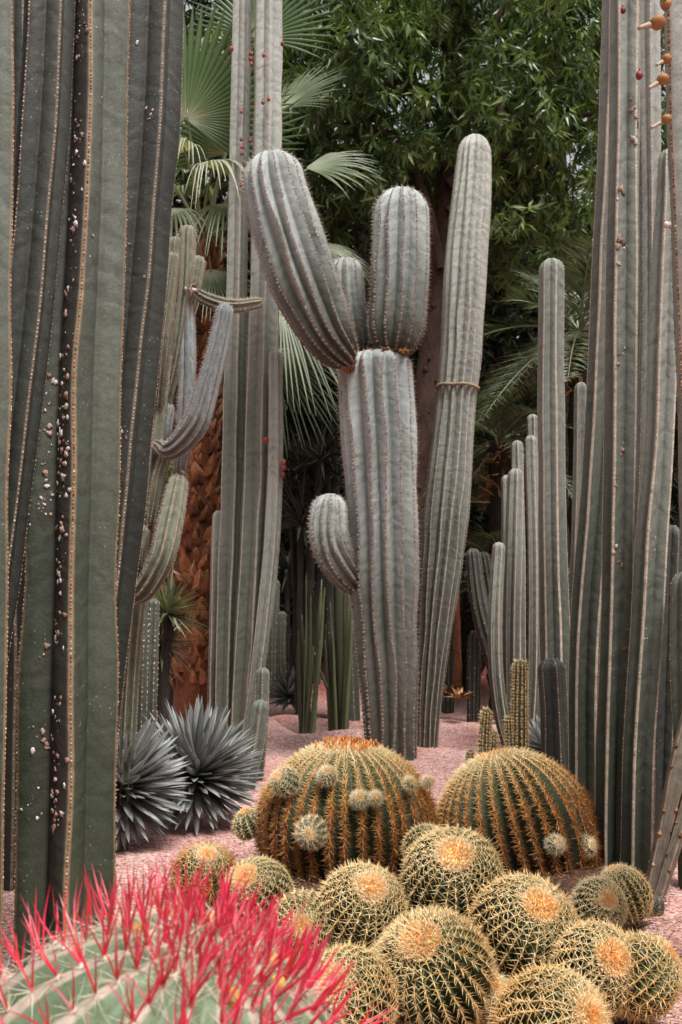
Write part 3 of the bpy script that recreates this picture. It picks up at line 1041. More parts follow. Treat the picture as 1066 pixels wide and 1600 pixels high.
# --- bluish branching cactus beside the palm
def candelabra():
    d = 5.3
    t = thing('branching_cactus', 'bluish branching cactus with curved arms between dark columns and palm', 'branching cactus',
              at(215, 1322, d) * [1, 1, 0])

    def br(lst, nr, mat, phase=0, depth=.26, base=True, spl=.012, foot=False):
        n = footed(lst, d) if foot else nodes(lst, d)
        s = Stem(n, nr, depth, phase, 1.5, 1.1, base_round=base, wave=.04, rwave=.03)
        o = s.body(.02).build('branch', M[mat], t)
        fringe(s, o, .014, .0032, .55, (5, .012, 2, .016, .0009, .5, .55, .2))
    br([(196, 1180, 14), (206, 1000, 15), (222, 850, 16), (240, 720, 17), (254, 600, 17), (266, 480, 16), (276, 370, 14)], 8, 'skin_cand', foot=True, base=False)
    br([(258, 640, 10), (276, 560, 14), (290, 450, 15), (294, 352, 13)], 8, 'skin_cand', 10)
    br([(292, 500, 8), (303, 450, 12), (312, 400, 12)], 8, 'skin_cand', 20)
    br([(279, 752, 9), (286, 700, 14), (292, 600, 14), (293, 520, 13), (293, 448, 11)], 7, 'skin_blue', 6)
    br([(244, 694, 8, 5.25), (266, 704, 15, 5.15), (300, 672, 19, 5.1), (324, 606, 19, 5.1), (341, 540, 17, 5.1), (354, 474, 14, 5.1)], 9, 'skin_blue', 0)
    br([(254, 700, 7), (258, 672, 11), (265, 629, 10)], 9, 'skin_blue', 0)
    br([(200, 930, 9, 5.25), (224, 924, 17, 5.1), (250, 880, 20, 5.05), (268, 810, 20, 5.1), (281, 742, 15, 5.15)], 8, 'skin_cand', 0)
    br([(298, 452, 8), (325, 468, 10), (360, 478, 11), (412, 472, 9)], 8, 'skin_cand', 0)
    br([(236, 822, 7, 5.2), (243, 780, 10, 5.2), (250, 740, 10, 5.2), (262, 705, 9, 5.2)], 8, 'skin_cand', 0)
    br([(246, 640, 7, 5.25), (252, 560, 11, 5.2), (262, 470, 12, 5.2), (272, 395, 11, 5.2)], 8, 'skin_cand', 14)
    br([(214, 905, 7, 5.15), (217, 860, 10, 5.1), (226, 822, 9, 5.1)], 8, 'skin_cand', 5)
    mb = MB()
    for px, py in ((244, 596), (279, 745), (236, 822), (300, 452), (247, 697)):
        for k in range(12):
            blob(mb, at(px + rng.normal(0, 5), py + rng.normal(0, 4), d - .06), rng.uniform(.006, .014), seg=6, rings=3, rough=.3, tint=rng.random())
    stuff(mb.build('scar_tissue', M['crust'], t))


candelabra()
G_D = 'dark knobbly columns behind the left clump'
for lab, a, d in (('dark knobbly column nearest the left clump', [(196, 1200, 12), (200, 1050, 12), (204, 925, 11)], 6.3),
                  ('dark knobbly column in the middle of three behind the agaves', [(214, 1200, 12), (218, 1050, 12), (222, 915, 11)], 6.5),
                  ('dark knobbly column closest to the palm trunk', [(232, 1200, 11), (236, 1050, 11), (240, 935, 10)], 6.7)):
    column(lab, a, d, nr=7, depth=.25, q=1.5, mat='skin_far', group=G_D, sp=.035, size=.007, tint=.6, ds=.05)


# ------------------------------------------------------------------ barrel cacti
class Ball:
    def __init__(self, c, R, H, axis, nr, depth, q=1.5, phimax=2.55, dent=.0):
        self.c, self.R, self.H, self.nr, self.depth, self.q = np.array(c, float), R, H, nr, depth, q
        self.A = nrm(np.array(axis, float))
        ref = np.array([0, -1.0, 0.2])
        if abs(self.A @ nrm(ref)) > .97:
            ref = np.array([1.0, 0, 0])
        self.U = nrm(ref - self.A * (self.A @ ref))
        self.W = np.cross(self.A, self.U)
        self.pm = phimax
        self.off = rng.random()
        self.wb = rng.normal(0, .06, nr)
        self.dent = dent
        self.lump = [(nrm(rng.normal(0, 1, 3)), rng.uniform(-.045, .045)) for _ in range(6)]

    def surf(self, ph, th_i, u):
        th = (th_i + u + self.off + self.wb[th_i.astype(int) % self.nr] * (1 - 2 * np.abs(u))) * 2 * math.pi / self.nr
        t = 1 - 2 * np.abs(u)
        sh = 1 - np.power(np.maximum(1 - t, 0), self.q)
        dep = self.depth * np.clip(ph / .5, .15, 1)
        k = 1 - dep * (1 - sh)
        dirn = (np.cos(th)[..., None] * self.U + np.sin(th)[..., None] * self.W)
        e = np.sin(ph)[..., None] * dirn
        lum = np.ones(ph.shape)
        full = e + np.cos(ph)[..., None] * self.A
        for v, a in self.lump:
            lum = lum + a * np.clip(full @ v, 0, 1) ** 2
        p = self.c + self.A * (self.H * np.cos(ph) * (1 - self.dent * np.exp(-(ph / .35) ** 2)))[..., None] * lum[..., None] + dirn * (self.R * np.sin(ph) * k * lum)[..., None]
        n = nrm(dirn * (np.sin(ph) / self.R)[..., None] + self.A * (np.cos(ph) / self.H)[..., None])
        tg = nrm(np.cross(n, np.cross(self.A, n)) * 1.0 + 1e-6)
        return p, n, tg

    def top(self, ph, a):
        """points on the crest surface at polar angle ph, azimuth a (radians round the axis)"""
        m = a / (2 * math.pi) * self.nr - self.off
        mi = np.floor(m)
        dirn = np.cos(a)[..., None] * self.U + np.sin(a)[..., None] * self.W
        full = np.sin(ph)[..., None] * dirn + np.cos(ph)[..., None] * self.A
        lum = np.ones(ph.shape)
        for v, q in self.lump:
            lum = lum + q * np.clip(full @ v, 0, 1) ** 2
        return (self.c + self.A * (self.H * np.cos(ph) * (1 - self.dent * np.exp(-(ph / .35) ** 2)))[..., None] * lum[..., None]
                + dirn * (self.R * np.sin(ph) * lum)[..., None])

    def body(self, nph=40, prof=UPROF[::2]):
        prof = np.array([-.5, -.38, -.22, -.1, 0, .1, .22, .38])
        ph = np.linspace(0.0, self.pm, nph)
        m = np.repeat(np.arange(self.nr), len(prof)).astype(float)
        u = np.tile(prof, self.nr)
        PH, MM = np.meshgrid(ph, m, indexing='ij')
        UU = np.broadcast_to(u, PH.shape)
        p, n, t = self.surf(PH, MM, UU)
        na = len(u)
        i = np.arange(nph - 1)[:, None]
        j = np.arange(na)[None]
        j2 = (j + 1) % na
        f = np.stack([i * na + j, (i + 1) * na + j, (i + 1) * na + j2, i * na + j2], -1).reshape(-1, 4)
        mb = MB()
        mb.add(p.reshape(-1, 3), f, rib=np.tile(1 - 2 * np.abs(u), nph), hgt=1 - PH.reshape(-1) / self.pm, arc=PH.reshape(-1) * self.R,
               dtip=PH.reshape(-1))
        return mb

    def areoles(self, sp, ph0=.12, ph1=None):
        dph = sp / ((self.R + self.H) / 2)
        ph = np.arange(ph0, ph1 or self.pm, dph)
        PH, MM = np.meshgrid(ph, np.arange(self.nr).astype(float), indexing='ij')
        PH = PH + rng.uniform(-.35, .35, PH.shape) * dph
        # ribs crowd near the apex: drop some areoles there
        keep = rng.random(PH.shape) < np.clip(np.sin(PH) * 3.2, .35, 1)
        p, n, t = self.surf(PH, MM, PH * 0)
        return p[keep], n[keep], t[keep], PH[keep]


def barrel(label, c, R, H, axis, nr=26, sl=.032, old=0.0, sp=.021, depth=.17, group='golden barrel cacti', capR=.30, bodymat='skin_barrel',
           parent=None, name='golden_barrel_cactus', lift=.35, woolt=.45, rad=.0011, tint0=.84, ncen=2, nrad=6, dent=0., capn=900):
    b = Ball(c, R, H, axis, nr, depth, dent=dent)
    shag = old > .5
    if parent is None:
        t = thing(name, label, 'barrel cactus', (c[0], c[1], float(gz(c[0], c[1]))), group)
        body = b.body(44 if R > .1 else 26).build('body', M[bodymat], t)
        par = t
    else:
        body = b.body(22).build('pup', M[bodymat], parent)
        t = par = body
    p, n, tt, ph = b.areoles(sp)
    zrel = np.clip((p[:, 2] - (c[2] - H)) / (2 * H), 0, 1)
    tint = tint0 - old * np.clip((ph - .5) / 1.1, 0, 1)
    mb = MB()
    areole_spines(mb, p, n, tt, nrad, sl, ncen, sl * .85, rad, lift, tint, .07, .35, .06)
    o = mb.build('spines', M['spine_gold'], par, smooth=False)
    stuff(o)
    if shag:
        p, n, tt, ph = b.areoles(.019, ph0=1.15)
        mb = MB()
        areole_spines(mb, p, n, tt, 5, .042, 3, .052, .0022, .6, np.clip(.46 - .35 * (ph - 1.15), .08, .5), .12, .2, .35)
        stuff(mb.build('dead_spines', M['spine_gold'], par, smooth=False))
    # woolly crown
    if capR > 0:
        mb = MB()
        k = capn
        a = rng.random(k) * 2 * math.pi
        rr = np.sqrt(rng.random(k)) * capR
        dirn = np.cos(a)[:, None] * b.U + np.sin(a)[:, None] * b.W
        base = b.top(rr, a) - b.A * .002
        dd = b.A + dirn * (rr / capR * 1.1)[:, None] + rng.normal(0, .35, (k, 3))
        cones(mb, base, dd, sl * .55 * rng.uniform(.4, 1.1, k), rad * 2.0, np.clip(rr / capR * .9 + woolt - .45 + rng.normal(0, .12, k), 0, 1))
        ring = []
        for q in np.linspace(0, capR, 6):
            th = np.linspace(0, 2 * math.pi, 25)[:-1]
            ring.append(b.top(np.full(24, q), th) + b.A * (sl * .10) * (1 - (q / capR) ** 2 * 1.3) + rng.normal(0, .001, (24, 3)))
        V = np.concatenate(ring)
        i = np.arange(5)[:, None]
        j = np.arange(24)[None]
        f = np.stack([i * 24 + j, (i + 1) * 24 + j, (i + 1) * 24 + (j + 1) % 24, i * 24 + (j + 1) % 24], -1).reshape(-1, 4)
        mb.add(V, f, tint=np.repeat(np.linspace(.3, .9, 6) * .9 + woolt - .45, 24))
        mb.build('woolly_crown', M['wool'], par, smooth=False)
    return t, b


def axis_from(cx, cy, r, ax, ay):
    """axis of a ball whose apex shows at photo offset (ax-cx, ay-cy)"""
    x = (ax - cx) / r
    y = -(ay - cy) / r
    z = math.sqrt(max(0.02, 1 - x * x - y * y))
    right = np.array([1.0, 0, 0])
    e = math.atan2(cy - 930, FPX)          # the ray goes down by this angle
    fwd = np.array([0, math.cos(e), -math.sin(e)])
    up = np.array([0, math.sin(e), math.cos(e)])
    return nrm(x * right + y * up - z * fwd)


def big_one():
    d = 5.0
    c = at(542, 1287, d)
    t, b = barrel('largest golden barrel cactus, brown at its foot, ringed by small pups', c, 135 * d / FPX, .40, (0, .03, 1), nr=36, sl=.040, old=.64,
                  sp=.020, depth=.15, bodymat='skin_old', lift=.40, tint0=.90, nrad=7, ncen=3, rad=.0022, capR=.42, capn=2200, woolt=.45, dent=.03)
    # ring of dry brown flowers on the crown
    mb = MB()
    for k in range(85):
        a = rng.random() * 6.283
        r = rng.uniform(.05, .17)
        base = b.top(np.array([r / b.R]), np.array([a]))[0]
        dr = nrm(b.A + rng.normal(0, .28, 3))
        tube(mb, [list(base) + [.004], list(base + dr * .018) + [.006], list(base + dr * rng.uniform(.03, .045)) + [.0035]], 5, 4, .15, tint=rng.random())
    stuff(mb.build('dry_flowers', M['flower_brown'], t))
    for px, py, r, dd, ax in ((447, 1222, 21, 4.72, (-.6, -.6, .55)), (512, 1213, 14, 4.66, (-.1, -.7, .7)), (562, 1249, 12, 4.60, (0, -.9, .5)),
                              (587, 1247, 9, 4.60, (.1, -.9, .5)), (640, 1224, 8, 4.72, (.5, -.6, .6)), (487, 1301, 23, 4.58, (-.15, -.95, .15)),
                              (668, 1222, 7, 4.85, (.7, -.5, .5))):
        cc = at(px, py, dd)
        rr = r * dd / FPX
        barrel('', cc, rr, rr, ax, nr=13, sl=.032, sp=.015, parent=t, capR=.45, bodymat='skin_barrel', tint0=.96, rad=.0009, capn=160, woolt=.6)
    # skirt of dead spines and mud below
    return t, b


big_one()


def big_two():
    d = 5.05
    c = at(806, 1318, d)
    ax = (-.22, .20, 1)
    t, b = barrel('large golden barrel cactus leaning right with orange-brown lower spines', c, 126 * d / FPX, .43, ax, nr=34, sl=.040, old=.70,
                  sp=.020, depth=.17, bodymat='skin_old', lift=.40, tint0=.88, nrad=7, ncen=3, rad=.0022, capR=.30, capn=1000, woolt=.3)
    for px, py, r, dd, ax in ((868, 1320, 13, 4.66, (.2, -.9, .4)), (913, 1323, 16, 4.78, (.6, -.7, .4))):
        cc = at(px, py, dd)
        rr = r * dd / FPX
        barrel('', cc, rr, rr, ax, nr=11, sl=.032, sp=.015, parent=t, capR=.5, tint0=.98, rad=.0009, capn=120, woolt=.8)


big_two()

BALLS = [
    ('golden barrel cactus half behind the red spines, furthest left of the small ones', 321, 1368, 43, 326, 1338, .55, None),
    ('pale golden barrel cactus with peach crown at the left of the cluster', 403, 1397, 49, 386, 1372, .0, None),
    ('rounded golden barrel cactus with orange crown in front of the largest one', 563, 1425, 62, 577, 1394, .08, None),
    ('golden barrel cactus with broad peach crown in the gap between the two large ones', 709, 1378, 70, 705, 1344, .08, None),
    ('small loose-spined golden barrel cactus with bright orange crown', 474, 1446, 46, 472, 1446, .0, None),
    ('big golden barrel cactus with wide oval crown right of centre', 820, 1461, 76, 834, 1424, .18, None),
    ('dark green golden barrel cactus with flat pinkish crown near the bottom edge', 680, 1518, 80, 655, 1480, .12, None),
    ('golden barrel cactus partly covered by red spines at the bottom', 548, 1560, 66, 520, 1540, .10, None),
    ('small golden barrel cactus with neat orange crown below the right large one', 937, 1415, 37, 941, 1408, .0, None),
    ('small golden barrel cactus tucked between the neat one and the tall column', 975, 1400, 38, 962, 1364, .1, 4.1),
    ('golden barrel cactus with orange crown facing right, near the bottom right', 932, 1515, 60, 944, 1500, .12, None),
    ('golden barrel cactus turned away with banded ribs at the gravel edge', 998, 1525, 54, 1040, 1495, .15, None),
    ('golden barrel cactus cut off by the bottom edge', 862, 1608, 78, 904, 1592, .2, None),
    ('little golden barrel pup in the gap right of the flat-crowned one near the bottom', 765, 1560, 32, 768, 1544, .0, None),
    ('little golden barrel pup at the bottom left of the flat-crowned one', 612, 1500, 28, 610, 1486, .0, None),
    ('small golden barrel cactus squeezed between the two large ones', 668, 1328, 35, 690, 1306, .1, 4.55),
    ('small pale barrel cactus against the left flank of the largest one', 390, 1288, 23, 382, 1268, .0, 4.95),
]
for lab, cx, cy, r, ax, ay, old, dd in BALLS:
    d = dd or (EYE * FPX) / (cy - 930 + r * .9)
    c = at(cx, cy, d)
    R = r * d / FPX * 1.07
    A = axis_from(cx, cy, r, ax, ay)
    big = r > 50
    barrel(lab, c, R, R * rng.uniform(.9, 1.12), A, nr=int(18 + r * .11) if r > 30 else 14, sl=.034 if big else .027, old=old, sp=.021 if big else .018,
           capR=rng.uniform(.29, .39), woolt=rng.uniform(.3, .6), depth=.24, nrad=5, lift=.28 if cx != 680 else .9, rad=.0017 if big else .0014, tint0=.86 if r > 40 else .9)


# low brown leaf litter and dead spines between the barrels
def litter():
    mb = MB()
    n = 12000
    x = rng.uniform(-.75, 1.35, n)
    y = rng.uniform(2.9, 4.9, n)
    z = gz(x, y) + rng.uniform(0, .05, n) * (y > 3.6)
    d = nrm(np.stack([rng.normal(0, 1, n), rng.normal(0, 1, n), rng.normal(.1, .35, n)], 1))
    cones(mb, np.stack([x, y, z], 1), d, rng.uniform(.02, .05, n), .0016, rng.random(n))
    o = mb.build('dead_spines', M['dead'], smooth=False)
    stuff(o)
    o['label'] = 'brown fallen spines between the barrel cacti'
    o['category'] = 'dead spines'
    mb = MB()
    th = np.linspace(0, 2 * math.pi, 41)[:-1]
    rr = np.linspace(0, 1, 9)
    for (cx, cy, rx, ry, hz) in ((.05, 4.85, .50, .50, .06), (.88, 4.85, .50, .45, .06), (.48, 4.15, .85, .62, .05), (.42, 3.55, .80, .62, .035)):
        RR, TT = np.meshgrid(rr, th, indexing='ij')
        V = np.stack([cx + RR * rx * np.cos(TT), cy + RR * ry * np.sin(TT), -.02 + hz * (1 - RR ** 2) + rng.normal(0, .008, RR.shape)], -1).reshape(-1, 3)
        V[:, 2] += gz(V[:, 0], V[:, 1])
        i = np.arange(8)[:, None]
        j = np.arange(40)[None]
        f = np.stack([i * 40 + j, (i + 1) * 40 + j, (i + 1) * 40 + (j + 1) % 40, i * 40 + (j + 1) % 40], -1).reshape(-1, 4)
        mb.add(V, f)
    o = mb.build('soil', mat_bark('soil_brown', (.045, .022, .015), (.16, .085, .06), 30))
    o['kind'] = 'structure'


litter()


# ------------------------------------------------------------------ red spined barrel, front left
def red_barrel():
    d = 1.72
    cx, cy, r = 232, 1816, 335
    c = at(cx, cy, d)
    R = r * d / FPX
    A = nrm(np.array([.27, -.14, .95]))
    t = thing('red_spined_cactus', 'green barrel cactus bristling with long red spines in the bottom left corner', 'barrel cactus', (c[0], c[1], 0))
    b = Ball(c, R, R, A, 16, .20, q=1.25, phimax=2.6)
    b.body(70).build('body', M['skin_red_barrel'], t)
    # spines: red, flattened, slightly curved
    var = []
    for k in range(6):
        mb = MB()
        L, n = .098, 9
        s = np.linspace(0, 1, n)
        w = .0033 * (1 - s ** 1.6) ** .8 + .00025
        bend = (.004 + .010 * rng.random()) * (1 if k % 2 else -1)
        cl = np.stack([bend * s ** 2, .004 * np.sin(s * 3 + k), s * L], 1)
        ring = []
        for q in range(6):
            a = q * math.pi / 3
            ring.append(cl + np.stack([np.cos(a) * w, np.sin(a) * w * .5, 0 * w], 1))
        V = np.stack(ring, 1)
        i = np.arange(n - 1)[:, None]
        j = np.arange(6)[None]
        f = np.stack([i * 6 + j, i * 6 + (j + 1) % 6, (i + 1) * 6 + (j + 1) % 6, (i + 1) * 6 + j], -1).reshape(-1, 4)
        mb.add(V.reshape(-1, 3), f, tint=(.15, .4, .6, .7, .85, .98)[k], along=np.repeat(s, 6))
        var.append(mb.mesh('spine', M['spine_red']))
    sp = []
    for m in range(b.nr):
        ph = .10 + rng.random() * .03
        while ph < 1.75:
            p, n, tt = b.surf(np.array([ph]), np.array([float(m)]), np.array([0.]))
            sp.append((p[0], n[0], tt[0], ph))
            ph += .064 + .07 * min(ph, 1)
    org = np.array(t['_o'])
    camp = np.array([0, 0, EYE])
    items = []
    P = np.array([q[0] for q in sp])
    mb = MB()
    hair = MB()
    Nn = np.array([q[1] for q in sp])
    Tt = np.array([q[2] for q in sp])
    nubs(mb, P, Nn, Tt, .0075, .85)
    stuff(mb.build('areoles', M['areole'], t, smooth=False))
    B = np.cross(Nn, Tt)
    for k in range(11):
        a = rng.random(len(P)) * 6.283
        dd = Nn * rng.uniform(.15, .8, (len(P), 1)) + np.cos(a)[:, None] * Tt + np.sin(a)[:, None] * B
        cones(hair, P, dd, rng.uniform(.025, .055, len(P)), .0006, rng.random(len(P)), bend=rng.normal(0, .4, (len(P), 3)))
    stuff(hair.build('hair_spines', M['spine_hair'], t, smooth=False))
    upv = np.array([.12, .1, 1.0])
    for (p, n, tt, ph) in sp:
        k = rng.integers(4, 7) if ph < .55 else rng.integers(2, 4)
        if (n @ nrm(camp - p)) < -.35:
            continue
        bb = np.cross(n, tt)
        for q in range(k):
            a = rng.random() * 6.283
            v = nrm(n * 1.0 + upv * .55 + (math.cos(a) * tt + math.sin(a) * bb) * rng.uniform(.15, .72))
            L = rng.uniform(.55, 1.12) * (.7 if ph < .25 else 1)
            sc_ = at
            vis = p[2] - max(0, (1.30 - p[2]) * 0)
            items.append((p, v, L, ph))
    # keep as single spines the 300 that stand highest in the photo, the rest joined
    def row(p):
        q = p - camp
        f = q[1] * CP + q[2] * SP
        u = -q[1] * SP + q[2] * CP
        return 800 - u / f * FPX, 533 + q[0] / f * FPX
    items.sort(key=lambda it: (row(it[0] + it[1] * .05)[0] > 1600) or not (-20 < row(it[0] + it[1] * .05)[1] < 620))
    rest = MB()
    cnt = 0
    for (p, v, L, ph) in items:
        y, x = row(p + v * .05)
        z = v
        ref = nrm(np.array([rng.normal(), rng.normal(), rng.normal()]))
        X_ = nrm(np.cross(ref, z))
        Y_ = np.cross(z, X_)
        Mx = Matrix(((X_[0], Y_[0], z[0]), (X_[1], Y_[1], z[1]), (X_[2], Y_[2], z[2])))
        if cnt < 300 and y < 1600 and -20 < x < 620:
            o = bpy.data.objects.new('spine', var[int(rng.integers(0, 6))])
            o.parent = t
            COL.objects.link(o)
            o.location = Vector(p - org)
            o.rotation_mode = 'QUATERNION'
            o.rotation_quaternion = Mx.to_quaternion()
            o.scale = (1, 1, L)
            cnt += 1
        else:
            cones(rest, p[None], v[None], 0.108 * L, .0022, rng.random(), bend=(X_ * .15)[None])
    if rest.n:
        stuff(rest.build('spines', M['spine_red'], t, smooth=False))
    wl = MB()
    k = 420
    aa = rng.random(k) * 6.283
    rr_ = np.sqrt(rng.random(k)) * .30
    dn = np.cos(aa)[:, None] * b.U + np.sin(aa)[:, None] * b.W
    wb_ = b.c + b.A * (R * np.cos(rr_))[:, None] + dn * (R * np.sin(rr_))[:, None]
    cones(wl, wb_, b.A + dn * .5 + rng.normal(0, .6, (k, 3)), rng.uniform(.01, .035, k), .0022, rng.random(k), bend=rng.normal(0, .4, (k, 3)))
    stuff(wl.build('wool', M['spine_hair'], t, smooth=False))
    # waxy yellow fruits round the apex
    for px, py, a, rr in ((0, 0, 2.6, .24), (0, 0, 2.0, .30), (0, 0, 1.5, .33), (0, 0, 3.3, .30), (0, 0, 3.9, .36), (0, 0, 4.6, .32), (0, 0, .6, .3)):
        dirn = math.cos(a) * b.U + math.sin(a) * b.W
        base = b.c + b.A * (R * math.cos(rr)) + dirn * R * math.sin(rr)
        n = nrm(base - b.c)
        mb = MB()
        blob(mb, base + n * .012, .0125, squash=(1, 1, 1.15), seg=12, rings=8, rough=.03, tint=rng.uniform(.3, 1))
        mb.build('fruit', M['fruit_yellow'], t)
    return t


red_barrel()


# ------------------------------------------------------------------ small spiny torch cacti
G_T = 'small torch cacti with orange tips'
for lab, a in (('tallest torch cactus with bristly orange tip standing behind the leaning barrel', [(812, 1205, 13), (812, 1120, 12.5), (813, 1030, 11)]),
               ('torch cactus leaning against the tallest one', [(803, 1205, 9), (799, 1160, 9), (797, 1117, 8)]),
               ('left torch cactus of the pair behind the leaning barrel', [(757, 1205, 9), (758, 1150, 9), (761, 1107, 8)]),
               ('shorter torch cactus of the pair behind the leaning barrel', [(766, 1205, 8), (769, 1170, 8), (771, 1142, 7.5)]),
               ('tiniest torch cactus, alone at the left', [(735, 1210, 7), (735, 1190, 7), (735, 1171, 6)])):
    column(lab, a, 5.75, nr=12, depth=.16, q=1.6, mat='skin_torch', group=G_T, sp=.017, size=.0032, tint=.95, ds=.012,
           spines=(6, .015, 2, .022, .0015, .5, .86, .18), smat='spine_gold', wave=.02, rwave=.01, name='torch_cactus', cat='torch cactus')


# ------------------------------------------------------------------ agaves
def agave_leaf(L, w, tint, mat, curve=0.05):
    n = 7
    s = np.linspace(0, 1, n)
    wd = w * (0.75 + .6 * s) * (1 - s ** 3.0) ** .9
    z = s * L
    x = curve * L * s ** 2
    V = []
    for k in range(n):
        V += [[x[k] + wd[k] * .22, wd[k], z[k]], [x[k] - wd[k] * .10, 0, z[k]], [x[k] + wd[k] * .22, -wd[k], z[k]], [x[k] - wd[k] * .32, 0, z[k]]]
    V = np.array(V)
    i = np.arange(n - 1)[:, None]
    j = np.arange(4)[None]
    f = np.stack([i * 4 + j, i * 4 + (j + 1) % 4, (i + 1) * 4 + (j + 1) % 4, (i + 1) * 4 + j], -1).reshape(-1, 4)
    mb = MB()
    mb.add(V, f, tint=np.clip(tint + .1 * np.repeat(s, 4), 0, 1))
    return mb.mesh('leaf', M[mat])


def agave(label, px, py, d, Rpx, n=230, w=.016, mat='agave', axis=(0, -.15, 1), group='spiky grey agaves', tints=(.35, .6, .85), low=-.45, name='agave', up_pull=.0,
          parts=True, cat='agave'):
    c = at(px, py, d)
    R = Rpx * d / FPX
    t = thing(name, label, cat, (c[0], c[1], float(gz(c[0], c[1]))), group)
    org = np.array(t['_o'])
    A = nrm(np.array(axis, float))
    U = nrm(np.cross(A, [0.2, 1, 0.1]))
    W = np.cross(A, U)
    ms = [agave_leaf(R, w, q, mat, cu) for q, cu in zip(tints, (.03, -.04, .08))] if parts else None
    mb = MB()
    blob(mb, c - A * R * .12, R * .24, squash=(1, 1, 1), tint=.1)
    core = mb.build('core', M[mat], t)
    for k in range(n):
        y = 1 - (1 - low) * (k + .5) / n
        a = k * 2.399963
        r = math.sqrt(max(0, 1 - y * y))
        v = nrm(A * (y + up_pull) + (math.cos(a) * U + math.sin(a) * W) * r + rng.normal(0, .05, 3))
        base = c + (v - A * (v @ A) * .6) * R * .06 - A * R * .10 * (1 - y)
        L = (1.0 if y > .1 else .82 + .18 * max(0, (y - low) / (.1 - low))) * rng.uniform(.85, 1.08)
        if v[2] < 0:
            L = min(L, max(.35, (base[2] - .01 - org[2]) / (-v[2] * R + 1e-6)))
        # leaf face (local -x keel) turned down/out
        X_ = nrm(A - v * (v @ A) + 1e-4)
        Y_ = np.cross(v, X_)
        Mx = Matrix(((X_[0], Y_[0], v[0]), (X_[1], Y_[1], v[1]), (X_[2], Y_[2], v[2])))
        o = bpy.data.objects.new('leaf', random.choice(ms))
        o.parent = t
        COL.objects.link(o)
        o.location = Vector(base - org)
        o.rotation_mode = 'QUATERNION'
        o.rotation_quaternion = Mx.to_quaternion()
        o.scale = (1, 1, L)
    return t


agave('grey agave with swept silvery leaves half hidden by the left clump', 190, 1224, 5.4, 106, n=290, w=.0215, axis=(.35, -.30, .9), low=-.6)
agave('grey agave with upright dagger leaves in front of the pale columns', 306, 1206, 6.0, 112, n=290, w=.022, axis=(.08, -.2, 1), low=-.55)
agave('small grey agave on the far gravel beside the reed clumps', 452, 1086, 11.2, 46, n=110, w=.020, axis=(.1, -.35, 1), low=-.2, tints=(.2, .45, .7))
G_F = 'small pale agaves at the far end of the bed'
agave('far pale agave left of the reeds', 470, 1002, 14.5, 30, n=70, w=.018, low=0.0, group=G_F, tints=(.3, .5, .7))
agave('far pale agave between the two reed clumps', 502, 1002, 15.0, 28, n=70, w=.018, low=0.0, group=G_F, tints=(.3, .5, .7))
agave('far pale agave close to the giant cactus', 533, 1006, 14.5, 27, n=70, w=.018, low=0.0, group=G_F, tints=(.3, .5, .7))
agave('striped agave peeking out behind the stubby column', 852, 1165, 7.4, 50, n=120, w=.014, axis=(-.3, -.3, 1), low=-.5, group=None, tints=(.3, .6, .95))


# ------------------------------------------------------------------ reeds
def reeds(label, stems, d):
    c = at(stems[0][0], 1140, d)
    t = thing('reed_clump', label, 'reed clump', (c[0], c[1], float(gz(c[0], c[1]))), 'clumps of thin green stems on the gravel')
    for (x0, x1, y1, r, tint) in stems:
        dd = d + rng.uniform(-.12, .12)
        mb = MB()
        a, b = at(x0, 1146, dd), at(x1, y1, dd)
        m = (a + b) / 2 + np.array([(x1 - x0) * .0004, 0, 0])
        k = dd / FPX
        tube(mb, [list(a) + [r * k * .55], list(a * .7 + b * .3) + [r * k * .66], list(m) + [r * k * .66], list(b * .85 + a * .15) + [r * k * .45], list(b) + [r * k * .1]], 7, 16, .04, tint=tint)
        mb.build('stem', M['reed'], t)


reeds('left reed clump with the tallest pointed green stem', [(470, 466, 985, 5, .1), (476, 472, 960, 6, .25), (482, 478, 900, 2, .9), (486, 500, 1000, 5, .4), (482, 486, 930, 5, .35),
      (490, 503, 905, 6.5, .75), (488, 508, 918, 4.5, .85), (478, 490, 1010, 5, .5), (474, 480, 895, 1.5, .7)], 9.8)
reeds('right reed clump standing close to the giant cactus', [(516, 510, 975, 5, .35), (520, 508, 1000, 4, .5), (524, 516, 940, 6, .25), (528, 532, 880, 9, .15), (532, 540, 900, 6, .35),
      (536, 546, 925, 5, .75), (540, 552, 930, 4.5, .85), (542, 551, 940, 5, .55), (526, 520, 985, 4, .7), (534, 528, 870, 9, .1)], 9.9)
def branchlet(label, a, b, d, r, name='fallen_branch'):
    mb = MB()
    p, q = at(*a, d), at(*b, d)
    tube(mb, [list(p) + [r], list((p + q) / 2 + [0, .02, .02]) + [r * .8], list(q) + [r * .5]], 6, 10, .08, tint=.2)
    o = mb.build(name, M['reed'])
    o['label'] = label
    o['category'] = 'branch'


branchlet('thin bare stem leaning between the two reed clumps', (512, 1075), (474, 1000), 9.9, .018)

# ------------------------------------------------------------------ far small cacti behind the gravel
G_B = 'small dim columns at the back of the garden'
for lab, a, d in (('dim column with pale edge left of the far agaves', [(425, 1060, 9), (427, 980, 9), (430, 905, 8)], 12.4),
                  ('dim column with brown scarred flank', [(440, 1070, 8), (439, 1010, 8), (441, 955, 7)], 12.0),
                  ('dim grey column leaning left above the reeds', [(494, 1050, 6), (490, 960, 6), (484, 888, 6)], 13.0),
                  ('dim tall column in deep shade behind the reeds', [(470, 1040, 8), (468, 940, 8), (467, 868, 7)], 14.0),
                  ('broad dim cactus trunk behind the right reed clump', [(538, 1105, 25), (534, 1020, 27), (532, 900, 27), (532, 840, 24)], 11.0)):
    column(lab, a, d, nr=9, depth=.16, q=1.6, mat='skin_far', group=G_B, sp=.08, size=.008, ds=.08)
G_C = 'dim curving column cacti in the shade right of the slanting one'
